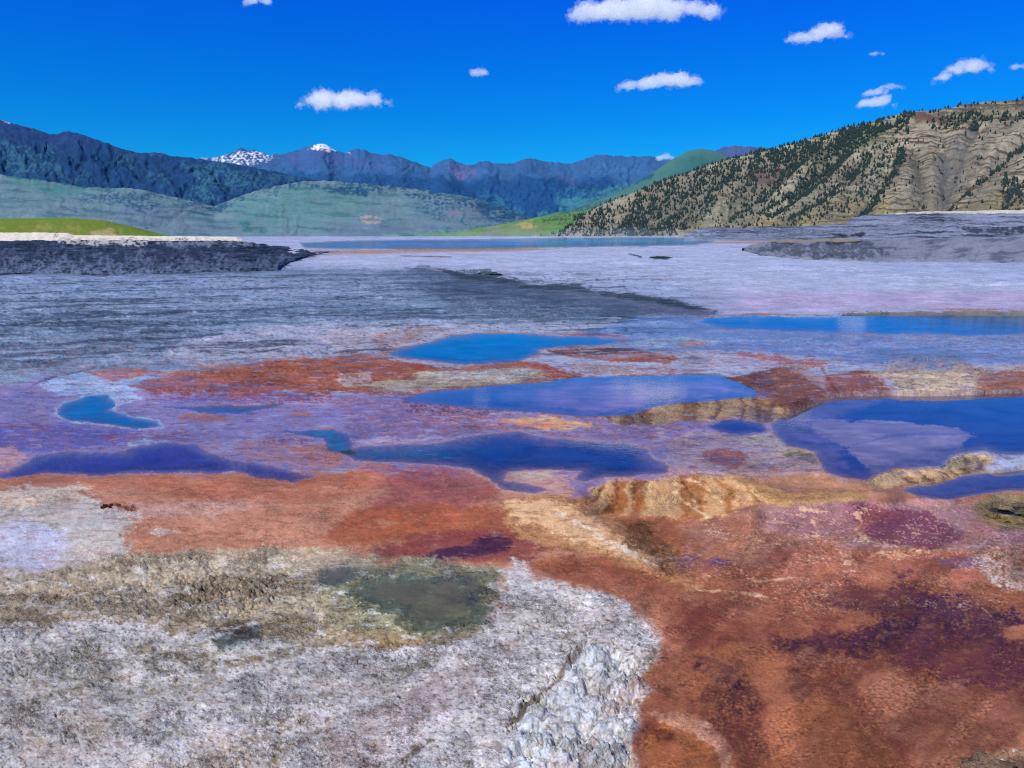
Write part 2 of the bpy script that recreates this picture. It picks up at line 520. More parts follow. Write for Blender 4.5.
P_((170, 100, 84), [(90, 373), (110, 368), (150, 368), (143, 375), (113, 380)], 3, 4, .9, crust=.4)
S_((50, 36, 60), [(30, 386), (50, 378), (90, 369), (130, 363), (170, 364), (205, 369)], 1.2, 1, 2, .8)
P_((178, 186, 190), [(560, 362), (620, 364), (640, 372), (600, 372)], 3, 5, .6, tex=.6)
P_((160, 88, 62), [(150, 372), (260, 360), (380, 352), (420, 350), (390, 362), (280, 372), (180, 382)], 3, 8, .8, tex=.7)
P_((150, 82, 60), [(560, 362), (640, 366), (700, 370), (660, 374), (590, 374)], 3, 6, .7, tex=.6)
P_((156, 92, 66), [(640, 430), (700, 436), (690, 450), (650, 452)], 3, 8, .6, tex=.5)
P_((166, 104, 78), [(240, 440), (340, 452), (400, 466), (300, 472), (250, 462)], 4, 9, .7, tex=.6)
P_((150, 84, 64), [(420, 414), (500, 418), (520, 432), (440, 430)], 3, 8, .6, tex=.5)
# right-hand mounds between the pools
P_((126, 78, 74), [(718, 378), (784, 366), (801, 370), (831, 392), (827, 406), (785, 424), (764, 412), (756, 392), (737, 383)], 3, 4, h=.22, crust=.7, rel=1.0)
P_((150, 122, 130), [(770, 362), (800, 364), (824, 376), (834, 394), (820, 388), (800, 372)], 3, 4, .8, h=.22)
P_((140, 84, 84), [(824, 376), (864, 369), (881, 375), (900, 402), (841, 404), (826, 402)], 3, 3, h=.2, crust=.6, rel=.8)
S_((120, 62, 52), [(822, 368), (828, 380), (836, 390)], 1.5, 1, 1.5, .8)
P_((165, 80, 60), [(735, 353), (780, 356), (826, 364), (815, 366), (770, 361)], 2, 4, .8, tex=.75)
P_((176, 148, 150), [(868, 372), (900, 356), (950, 358), (985, 366), (1008, 382), (1000, 402), (900, 404), (886, 384)], 4, 7, h=.22, crust=.6, rel=1.5)
P_((200, 176, 150), [(885, 374), (930, 368), (975, 374), (975, 400), (905, 402)], 4, 6, .8, tex=.7)
P_((96, 124, 170), [(868, 358), (930, 350), (975, 358), (950, 370), (890, 368)], 4, 8, .85, tex=.55)
P_((150, 98, 88), [(980, 376), (1030, 366), (1500, 364), (1500, 404), (975, 404)], 4, 5, h=.2, crust=.6, rel=.8)
P_((190, 170, 170), [(990, 364), (1500, 356), (1500, 366), (1000, 370)], 3, 5, .6, tex=.6)
# rim below the long mauve pool
RIMA = [(600, 417), (640, 411), (656, 406), (684, 401), (727, 398), (757, 395), (775, 402), (788, 410), (776, 422), (760, 423), (735, 418), (684, 421), (650, 426), (620, 425)]
P_((132, 92, 56), RIMA, 2, 3, h=.03, crust=.9, rel=.8, flute=.6)
P_((86, 56, 40), [(700, 414), (735, 411), (762, 414), (765, 420), (735, 416), (684, 420)], 2, 3, .7, tex=.7)
# land south and east of the blue pool
P_((158, 130, 142), [(660, 436), (720, 432), (790, 440), (822, 462), (850, 480), (874, 492), (800, 505), (740, 500), (680, 484)], 6, 6, crust=.4, rel=.6)
P_((174, 160, 150), [(735, 438), (770, 434), (800, 442), (822, 456), (800, 458)], 5, 6, .8, tex=.8)
P_((98, 92, 62), [(786, 455), (800, 451), (820, 453), (824, 464), (805, 462)], 2, 4, .9, tex=.7, rel=1.6)
P_((128, 72, 48), [(700, 458), (716, 450), (740, 451), (750, 460), (735, 468), (712, 464)], 4, 5, .9, crust=.6)
P_((168, 118, 84), [(690, 486), (740, 478), (820, 474), (872, 488), (870, 498), (780, 504), (740, 502)], 4, 5, .8, crust=.5, h=-.12)
P_((182, 140, 134), [(476, 470), (550, 470), (582, 490), (560, 500), (500, 498), (440, 480)], 4, 6, .9, wet=.1, rel=.4)
P_((172, 158, 156), [(506, 478), (545, 480), (552, 470), (530, 469), (509, 472)], 3, 3, .8)
# near half: salmon flat
P_((176, 122, 102), [(-BIG, 476), (200, 474), (330, 472), (440, 482), (560, 500), (600, 540), (560, 600), (400, 580), (200, 600), (-BIG, 640)], 6, 6, wet=0.05, rel=.35, crust=.3)
P_((166, 100, 76), [(-BIG, 478), (140, 473), (300, 476), (400, 466), (420, 482), (330, 502), (200, 500), (90, 484), (-BIG, 490)], 4, 7, .85, tex=.85)
P_((190, 108, 78), [(342, 465), (400, 464), (400, 482), (350, 490)], 4, 6, .6)
P_((146, 78, 78), [(388, 468), (432, 466), (500, 482), (502, 500), (430, 515), (370, 508)], 7, 9, .85, wet=.15)
P_((112, 50, 70), [(400, 474), (440, 474), (470, 488), (430, 492)], 5, 9, .6, tex=.55)
P_((176, 176, 184), [(-BIG, 500), (20, 489), (75, 484), (95, 500), (140, 520), (120, 556), (70, 574), (0, 590), (-BIG, 610)], 6, 8, .95, rel=.5)
P_((168, 172, 212), [(-BIG, 520), (40, 520), (70, 545), (60, 572), (0, 588), (-BIG, 600)], 8, 9, .85)
P_((196, 174, 156), [(-BIG, 500), (30, 490), (85, 486), (80, 500), (20, 508)], 5, 7, .6, tex=.7)
P_((170, 146, 152), [(110, 505), (240, 500), (250, 512), (140, 520)], 5, 7, .5, tex=.8)
S_((84, 42, 34), [(96, 505), (115, 504), (132, 508)], 1.7, 1.5, 3, .95, tex=.7, rel=2)
P_((150, 82, 56), [(316, 538), (360, 510), (410, 503), (510, 508), (540, 520), (520, 538), (440, 546), (340, 544)], 5, 7, .92, tex=.9, wet=.1)
P_((164, 84, 50), [(340, 530), (420, 512), (480, 516), (440, 530), (370, 536)], 4, 9, .6, tex=.6)
P_((122, 56, 60), [(370, 550), (440, 530), (520, 530), (548, 548), (530, 562), (440, 566), (380, 562)], 6, 7, .85, wet=.15)
P_((58, 24, 62), [(425, 557), (444, 547), (466, 545), (477, 536), (500, 534), (513, 542), (507, 551), (477, 557), (447, 561)], 3, 4, .95, wet=.3)
P_((160, 110, 84), [(320, 558), (420, 563), (500, 560), (515, 566), (430, 574), (320, 568)], 4, 6, .8)
# olive and tan crust belt
P_((168, 158, 142), [(-BIG, 590), (60, 568), (120, 556), (260, 545), (340, 552), (500, 568), (512, 590), (490, 640), (380, 668), (200, 672), (90, 655), (-BIG, 670)], 8, 9, .9, crust=.8, lump=.35, rel=.9)
P_((186, 178, 168), [(100, 580), (160, 562), (300, 556), (330, 580), (310, 620), (200, 618), (120, 600)], 8, 12, .75, tex=.55, lump=.8)
P_((84, 64, 40), [(165, 590), (180, 575), (230, 572), (300, 578), (315, 590), (270, 600), (210, 606), (170, 610)], 4, 9, .85, tex=.42, lump=.9, crust=1, rel=2)
P_((96, 76, 44), [(205, 640), (230, 622), (262, 618), (262, 640), (235, 654), (210, 652)], 5, 6, .85, tex=.75)
P_((150, 118, 76), [(330, 632), (380, 628), (440, 636), (420, 650), (340, 648)], 5, 8, .8, tex=.55, crust=1)
P_((128, 132, 112), [(318, 585), (345, 564), (420, 562), (500, 568), (500, 590), (488, 620), (478, 632), (430, 640), (340, 625)], 6, 7, .85, tex=.9)
P_((90, 92, 66), [(40, 640), (150, 612), (210, 616), (160, 640), (60, 652)], 8, 12, .5, tex=.45)
P_((176, 170, 170), [(40, 606), (80, 596), (84, 604), (50, 612)], 3, 5, .7)
P_((196, 190, 200), [(100, 500), (0, 0)][:0] or [(148, 532), (170, 528), (180, 532), (160, 537)], 3, 4, .6)
# grey-white sinter crust
CRUST = [(508, 566), (516, 560), (528, 574), (552, 580), (590, 588), (631, 603), (657, 621), (664, 641), (657, 664), (642, 675), (652, 690), (639, 705), (641, 727), (631, 742), (642, 768), (650, 1400), (-BIG, 1400), (-BIG, 660), (0, 628), (100, 618), (200, 634), (300, 640), (400, 650), (470, 640), (488, 622), (504, 596)]
P_((196, 197, 210), CRUST, 7, 9, .97, crust=.6, lump=.28, rel=.9)
P_((136, 136, 140), [(-BIG, 640), (100, 630), (280, 655), (420, 660), (400, 700), (250, 715), (150, 730), (-BIG, 760)], 12, 14, .4, tex=.62)
P_((130, 130, 122), [(0, 655), (120, 640), (200, 660), (150, 690), (0, 690)], 10, 14, .55, tex=.45, lump=.6)
for q_, c_ in (([(40, 650), (180, 640), (260, 660), (200, 700), (60, 690)], (140, 138, 120)), ([(240, 600), (330, 600), (340, 640), (260, 650)], (176, 166, 140)), ([(0, 700), (90, 690), (130, 740), (20, 768)], (168, 156, 150)),
               ([(300, 740), (380, 710), (420, 740), (340, 790)], (176, 160, 152)), ([(600, 640), (640, 650), (640, 700), (610, 690)], (206, 192, 196)), ([(500, 620), (560, 600), (620, 620), (560, 650)], (190, 184, 178))):
    P_(c_, q_, 12, 16, .55, tex=.6)
P_((192, 194, 210), [(101, 656), (112, 641), (139, 622), (150, 624), (127, 645), (112, 658)], 4, 5, .85)
P_((196, 198, 216), [(170, 752), (230, 718), (260, 706), (310, 704), (300, 714), (240, 726), (190, 760)], 5, 6, .8)
P_((172, 158, 166), [(330, 768), (330, 740), (380, 700), (430, 670), (500, 660), (490, 690), (430, 725), (360, 780)], 10, 10, .75, lump=.15, rel=.5)
P_((200, 198, 216), [(400, 650), (470, 640), (540, 640), (520, 664), (440, 668)], 8, 10, .6, tex=.7, lump=.3)
for t_, c_, w_ in (([(560, 590), (500, 640), (430, 680), (330, 712), (230, 736), (140, 768)], (206, 204, 216), 5), ([(600, 600), (540, 650), (480, 700), (400, 740), (350, 790)], (208, 206, 220), 6),
                   ([(520, 640), (450, 676), (380, 706), (300, 740), (250, 790)], (150, 138, 132), 4), ([(300, 655), (240, 672), (150, 676), (60, 664)], (200, 200, 212), 5), ([(0, 716), (80, 704), (170, 712), (260, 700)], (198, 196, 208), 4),
                   ([(580, 620), (520, 676), (486, 730), (470, 790)], (214, 212, 224), 4), ([(430, 660), (360, 690), (300, 696)], (134, 126, 118), 3), ([(620, 610), (600, 640), (570, 660)], (150, 154, 166), 3),
                   ([(40, 740), (120, 726), (190, 736)], (132, 126, 118), 4), ([(330, 640), (290, 656), (230, 662), (170, 656)], (120, 112, 92), 3)):
    S_(c_, t_, w_, 6, 12, .8, tex=.9, lump=.05)
P_((106, 92, 72), [(240, 720), (262, 712), (306, 716), (312, 728), (280, 730), (250, 730)], 4, 6, .8, tex=.5, rel=2)
P_((140, 124, 104), [(150, 768), (200, 742), (270, 732), (300, 745), (260, 790), (140, 800)], 7, 12, .7, tex=.5, lump=.8)
LUMP = [(500, 768), (508, 728), (520, 708), (548, 690), (566, 668), (572, 650), (590, 640), (620, 650), (638, 668), (634, 700), (628, 740), (640, 780), (640, 1400), (480, 1400)]
P_((196, 204, 226), LUMP, 5, 8, .9, lump=2.0, crust=.55, rel=1.0, h=-.27)
S_((92, 74, 56), [(504, 740), (514, 716), (540, 694), (556, 682), (568, 660), (582, 646)], 2.0, 1.5, 3, .85, tex=.85)  # thin shadow along the left step of the lumps, painted dark
S_((88, 72, 56), [(400, 768), (420, 748), (430, 740)], 3, 2, 4, .85, tex=.7)
S_((60, 44, 30), [(360, 768), (372, 764), (378, 768)], 2.5, 2, 3, .85, tex=.7)
# cream spill and its golden skirt
P_((178, 128, 92), [(500, 500), (545, 494), (590, 500), (620, 520), (650, 540), (680, 562), (700, 590), (672, 590), (640, 574), (600, 556), (560, 548), (520, 540)], 5, 6, .9, crust=.6, wet=0)
P_((208, 166, 128), [(505, 502), (545, 499), (578, 506), (600, 524), (636, 540), (655, 562), (630, 556), (600, 546), (560, 530), (520, 520)], 5, 5, .9, crust=.3, lump=0, rel=.4)
S_((222, 204, 190), [(588, 528), (606, 541), (622, 548), (650, 566)], 2.6, 2.5, 3, .85)
S_((220, 200, 180), [(545, 512), (570, 518), (590, 528)], 2, 2, 3, .7)
# lower basin: red-brown mats under thin run-off
BASIN = [(590, 512), (640, 516), (760, 514), (880, 496), (1000, 494), (1500, 484), (1500, 1400), (650, 1400), (642, 768), (632, 742), (642, 727), (640, 705), (653, 690), (643, 675), (658, 664), (665, 641), (658, 620), (632, 602), (592, 586), (552, 578), (530, 566), (545, 556), (600, 556), (680, 580), (640, 540)]
P_((150, 90, 66), BASIN, 4, 4, .97, h=-.33, wet=.02, crust=.35, lump=0, rel=.45)
P_((184, 132, 92), [(500, 500), (545, 494), (590, 500), (620, 520), (650, 540), (680, 562), (700, 590), (672, 584), (640, 570), (600, 556), (560, 548), (520, 540)], 5, 7, .85)
P_((214, 172, 134), [(505, 502), (545, 499), (578, 506), (600, 524), (636, 540), (660, 564), (630, 560), (600, 548), (560, 532), (520, 520)], 5, 7, .9, crust=.25, rel=.4)
S_((226, 208, 196), [(560, 514), (588, 528), (606, 541), (622, 548), (656, 566)], 3, 3, 4, .85)
S_((120, 64, 40), [(548, 548), (580, 552), (620, 562)], 3, 3, 4, .5, tex=.6)
P_((170, 112, 92), [(600, 570), (660, 596), (690, 640), (680, 668), (662, 640), (640, 604), (590, 584)], 7, 7, .7)
P_((122, 62, 48), [(560, 552), (640, 574), (700, 604), (690, 618), (620, 590), (560, 572)], 5, 8, .7, tex=.55)
P_((116, 80, 48), [(618, 518), (650, 524), (676, 548), (690, 575), (668, 580), (650, 556), (630, 540)], 4, 7, .85, tex=.7, crust=1, lump=.3)
P_((196, 150, 112), [(640, 552), (670, 560), (688, 585), (670, 580)], 4, 7, .7, tex=.4, lump=.3)
P_((154, 108, 98), [(680, 516), (780, 508), (840, 512), (840, 560), (760, 570), (690, 560)], 7, 8, .8, tex=.85)
P_((104, 66, 96), [(670, 558), (700, 556), (735, 562), (720, 572), (680, 568)], 4, 6, .7)
P_((62, 34, 92), [(706, 560), (714, 557), (729, 560), (726, 565), (712, 566)], 2, 2, .95, wet=.5)
P_((160, 122, 132), [(760, 508), (850, 500), (960, 500), (1500, 494), (1500, 548), (920, 552), (840, 550), (770, 530)], 14, 7, .85, wet=.3, h=-.24)
P_((118, 56, 78), [(846, 502), (925, 512), (975, 540), (930, 550), (872, 538), (850, 520)], 5, 6, .92, wet=.3)
P_((150, 98, 116), [(770, 512), (845, 505), (850, 530), (800, 535)], 5, 8, .7, tex=.7)
P_((176, 108, 92), [(770, 548), (860, 550), (960, 552), (1000, 580), (960, 590), (900, 578), (840, 588), (780, 600)], 6, 8, .75, tex=.8)
P_((104, 84, 138), [(940, 560), (990, 556), (1000, 564), (950, 568)], 3, 5, .7)
P_((148, 84, 66), [(700, 600), (780, 580), (850, 600), (865, 625), (810, 640), (720, 640), (680, 620)], 8, 8, .7)
P_((122, 58, 50), [(668, 612), (700, 606), (745, 625), (760, 645), (700, 650), (672, 640)], 6, 8, .8, tex=.65)
DV = [(831, 600), (850, 585), (880, 589), (902, 579), (921, 583), (940, 596), (977, 604), (1024, 619), (1100, 630), (1500, 640), (1500, 700), (1100, 700), (1007, 694), (977, 690), (925, 675), (895, 662), (850, 658), (800, 655), (758, 646), (816, 634), (861, 630), (865, 619), (842, 609)]
P_((104, 50, 44), [(780, 650), (830, 632), (900, 620), (1500, 640), (1500, 760), (1000, 720), (940, 720), (900, 768), (880, 900), (850, 900), (820, 760), (812, 720), (782, 690)], 16, 26, .75, tex=.66)
P_((82, 38, 54), DV, 8, 20, .88, tex=.88, wet=.08)
P_((50, 22, 66), [(905, 583), (940, 588), (1000, 604), (1024, 612), (1100, 622), (1080, 640), (960, 640), (900, 640), (860, 640), (880, 622), (920, 612)], 7, 14, .85, tex=.6, wet=.1)
P_((48, 22, 44), [(780, 645), (850, 632), (900, 622), (1000, 612), (1100, 630), (1100, 680), (980, 670), (900, 650)], 10, 18, .7, tex=.45)
P_((112, 56, 62), [(900, 630), (1000, 650), (1100, 660), (1100, 690), (960, 680), (900, 660)], 8, 10, .5, tex=.4)
P_((60, 26, 34), [(686, 662), (700, 654), (715, 651), (738, 656), (760, 668), (750, 684), (770, 700), (758, 716), (764, 748), (750, 740), (738, 722), (716, 716), (712, 700), (694, 694), (700, 676)], 9, 22, .8, tex=.66)
P_((40, 18, 48), [(695, 656), (715, 654), (740, 668), (742, 690), (730, 690), (712, 674), (698, 668)], 4, 7, .8, tex=.7)
P_((92, 44, 36), [(664, 690), (700, 700), (750, 726), (790, 760), (780, 900), (740, 900), (735, 740), (700, 714), (664, 706)], 8, 9, .75, tex=.75)
P_((120, 70, 40), [(790, 700), (850, 706), (880, 740), (900, 768), (920, 900), (800, 900), (796, 740)], 8, 10, .75, tex=.7)
P_((160, 104, 82), [(860, 668), (960, 690), (1030, 700), (1500, 705), (1500, 900), (950, 900), (930, 768), (880, 720)], 10, 10, .75, tex=.82)
P_((112, 60, 50), [(900, 700), (1000, 730), (1030, 760), (940, 750)], 8, 12, .6, tex=.45)
P_((172, 106, 78), [(764, 645), (779, 656), (790, 690), (801, 720), (797, 742), (810, 768), (820, 1000), (786, 1000), (784, 768), (771, 742), (769, 705), (756, 660)], 8, 16, .65, tex=.85, h=-.31)
P_((196, 170, 168), [(975, 558), (1010, 548), (1500, 545), (1500, 605), (1030, 600), (990, 580)], 5, 9, .85, tex=.6, crust=.9, rel=1.4)
P_((150, 96, 84), [(1010, 560), (1500, 560), (1500, 580), (1030, 580)], 5, 8, .6, tex=.5)
P_((164, 104, 74), [(1005, 628), (1500, 632), (1500, 645), (1010, 640)], 3, 5, .8)
P_((158, 92, 50), [(646, 726), (660, 722), (690, 730), (715, 745), (724, 768), (730, 1000), (652, 1000), (640, 760)], 3, 4, .95, h=-.36, wet=.25)
P_((188, 136, 118), [(645, 712), (675, 712), (708, 724), (728, 742), (735, 780), (735, 1000), (722, 1000), (720, 775), (714, 748), (690, 733), (660, 722)], 2, 3, .95, h=-.30)
P_((96, 36, 24), [(652, 728), (675, 730), (676, 740), (656, 742)], 3, 4, .8, tex=.8)
P_((158, 128, 108), [(950, 780), (962, 760), (985, 752), (1030, 748), (1500, 748), (1500, 1400), (930, 1400)], 3, 5, .95, h=-.33, lump=.8, crust=1, rel=1.5)
P_((126, 116, 84), [(968, 506), (985, 498), (1005, 494), (1500, 488), (1500, 530), (1000, 530), (975, 520)], 3, 5, .9, tex=.85, lump=.7, crust=.9, rel=1.5, h=-.30)
# ripple dams: thin cream threads over the mauve runoff
for t_ in ([(812, 520), (818, 530), (812, 540), (818, 546)], [(858, 514), (862, 524), (855, 530), (868, 540), (880, 544)], [(820, 542), (850, 538), (880, 546), (900, 548), (925, 551), (975, 546)],
           [(840, 552), (856, 560), (875, 556), (900, 560)], [(848, 563), (862, 555), (885, 552)], [(735, 575), (760, 582), (790, 578), (806, 588)], [(800, 515), (812, 522), (830, 524)], [(780, 522), (800, 530)],
           [(700, 590), (740, 592), (780, 600)], [(795, 500), (806, 510), (830, 512)]):
    S_((214, 172, 142), t_, .6, 1.0, 3.5, .8, tex=.85)
# --- fluted curtain under the blue pool
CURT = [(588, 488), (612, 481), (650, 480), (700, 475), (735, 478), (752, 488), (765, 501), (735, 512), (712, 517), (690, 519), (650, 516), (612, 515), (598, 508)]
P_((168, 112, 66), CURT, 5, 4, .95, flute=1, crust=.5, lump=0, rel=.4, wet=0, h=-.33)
P_((84, 52, 30), [(590, 492), (604, 490), (612, 505), (612, 514), (600, 506)], 2, 4, .8, tex=.75)
P_((140, 78, 38), [(610, 486), (640, 482), (646, 500), (640, 512), (615, 510)], 4, 4, .6, tex=.8)
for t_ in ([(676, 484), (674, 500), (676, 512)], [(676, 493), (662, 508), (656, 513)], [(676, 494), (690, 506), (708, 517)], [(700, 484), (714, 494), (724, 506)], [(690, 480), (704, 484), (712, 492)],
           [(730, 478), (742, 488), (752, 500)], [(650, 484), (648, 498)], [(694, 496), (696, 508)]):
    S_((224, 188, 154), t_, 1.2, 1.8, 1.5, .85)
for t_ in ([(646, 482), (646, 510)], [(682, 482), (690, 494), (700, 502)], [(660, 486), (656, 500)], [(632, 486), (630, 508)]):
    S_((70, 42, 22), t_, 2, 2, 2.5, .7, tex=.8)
P_((186, 142, 92), [(716, 476), (735, 474), (760, 484), (790, 492), (860, 492), (866, 500), (780, 506), (750, 498), (735, 486)], 3, 4, .85, h=-.03)
# --- rim of the big right-hand pool
RIMB = [(866, 482), (880, 476), (896, 470), (917, 470), (944, 469), (952, 458), (965, 455), (985, 454), (993, 460), (985, 468), (960, 476), (940, 482), (900, 485), (880, 490), (868, 490)]
P_((162, 136, 116), RIMB, 1.8, 2, .97, h=-.16, flute=.8, crust=.9, rel=1.0)
P_((98, 74, 52), [(900, 478), (940, 474), (985, 462), (985, 470), (940, 482), (900, 485)], 1.5, 2, .75, tex=.75)
P_((160, 132, 112), [(966, 438), (978, 434), (985, 444), (980, 448)], 1.5, 1.5, .95, rel=1.4)

# fine mineral streaks everywhere, drawn out along the flow
def streak(col, zone, lo, hi, a, su, sv, seed):
    n = fbm(G.u / su, G.v / sv, seed, 5, .62)
    k = (sstep(lo, hi, n) * zone * a)[:, None]
    G.c[:] += (alb(col) - G.c) * k


zm = sstep(326, 352, G.py) * sstep(486, 470, G.py)
zl = sstep(262, 285, G.py) * sstep(366, 350, G.py + .06 * (200 - np.minimum(G.px, 200)) * -1) * sstep(760, 600, G.px)
zb = sstep(600, 680, G.px + (G.py - 500) * .2) * sstep(505, 530, G.py)
zs = sstep(470, 488, G.py) * sstep(640, 600, G.px) * (1 - G.f['crust'])
zc = sstep(.42, .6, G.f['crust']) * sstep(540, 590, G.py)
streak((104, 58, 70), zm, .14, .44, .6, 20, 10, 201)
streak((160, 158, 200), zm, .18, .5, .45, 26, 11, 205)
streak((92, 92, 150), zm, .16, .36, .5, 34, 14, 209)
streak((168, 110, 86), zm, .22, .42, .5, 16, 7, 213)
zt = np.zeros(G.px.size)
m_, d_ = G.sd(TONG, 2)
zt[m_[d_ > 0]] = 1
zt *= sstep(360, 460, G.px)
zl = zl * (1 - .75 * zt)
fb = fbm(G.u / 190 + .35 * G.w1, (G.v + G.u * .25) / 34, 401, 4, .5)
for lo_, hi_, sg_, cc__, a_ in ((.05, .3, 1, (70, 84, 112), .6), (.05, .35, -1, (140, 152, 188), .6), (.24, .36, 1, (50, 60, 82), .5)):
    kq = (sstep(lo_, hi_, sg_ * fb) * zl * a_)[:, None]
    G.c[:] += (alb(cc__) - G.c) * kq
streak((62, 78, 106), zl, .22, .5, .4, 22, 8, 221)
streak((34, 42, 60), zl, .27, .4, .75, 9, 3.0, 223)
streak((156, 166, 206), zl, .14, .4, .6, 30, 10, 225)
streak((104, 54, 44), zb, .1, .6, .55, 60, 60, 231)
streak((176, 122, 98), zb, .2, .7, .4, 60, 50, 233)
streak((120, 84, 52), zb, .2, .42, .5, 12, 8, 235)
vz = sstep(650, 740, G.px) * sstep(498, 510, G.py) * sstep(640, 575, G.py)
for su_, sv_, sd__, a_ in ((46, 26, 301, .85), (24, 15, 303, .7), (80, 40, 307, .8)):
    vn = 1 - np.abs(perlin(G.u / su_ + .8 * G.w2, G.v / sv_ + .8 * G.w2, sd__)) * 2
    kq = (sstep(.90, .985, vn) * vz * a_ * sstep(-.1, .3, fbm(G.u / 60, G.v / 40, sd__ + 9, 3)))[:, None]
    G.c[:] += (alb((216, 176, 148)) - G.c) * kq
gz = zb * sstep(-.1, .3, fbm((G.u + G.v * .8) / 60, (G.v - G.u * .4) / 90, 311, 3))
gn = fbm(G.u / 4, G.v / 3, 313, 3, .7)
G.c *= (1 + 1.0 * gn * gz)[:, None]
streak((186, 146, 124), zs, .16, .5, .45, 40, 22, 241)
streak((132, 66, 50), zs, .12, .38, .6, 20, 8, 243)
streak((112, 96, 76), zc, .16, .42, .55, 14, 10, 251)
streak((204, 204, 214), zc, .12, .40, .7, 22, 14, 253)
streak((70, 62, 54), zc, .22, .38, .7, 6, 5, 255)
vc = 1 - np.abs(perlin(G.u / 26 + 1.2 * G.w2, G.v / 24 + 1.2 * G.w1, 411)) * 2
crack = sstep(.93, .99, vc) * sstep(.0, .3, fbm(G.u / 70, G.v / 60, 413, 3)) * sstep(.5, .6, G.f['crust']) * sstep(560, 600, G.py)
G.c += (alb((66, 56, 46)) - G.c) * (crack * .75)[:, None]
zd = np.ones(G.px.size)
m_, d_ = G.sd(DV, 20)
zd[m_] = 1 - .8 * sstep(-14, 10, d_)
n_ = fbm((G.u + .5 * G.v) / 60, (G.v - .3 * G.u) / 150, 421, 4, .55)
G.c += (alb((190, 116, 74)) - G.c) * (sstep(.1, .4, n_) * zb * .32 * zd)[:, None]
G.c += (alb((92, 42, 40)) - G.c) * (sstep(.12, .42, -n_) * zb * .45)[:, None]
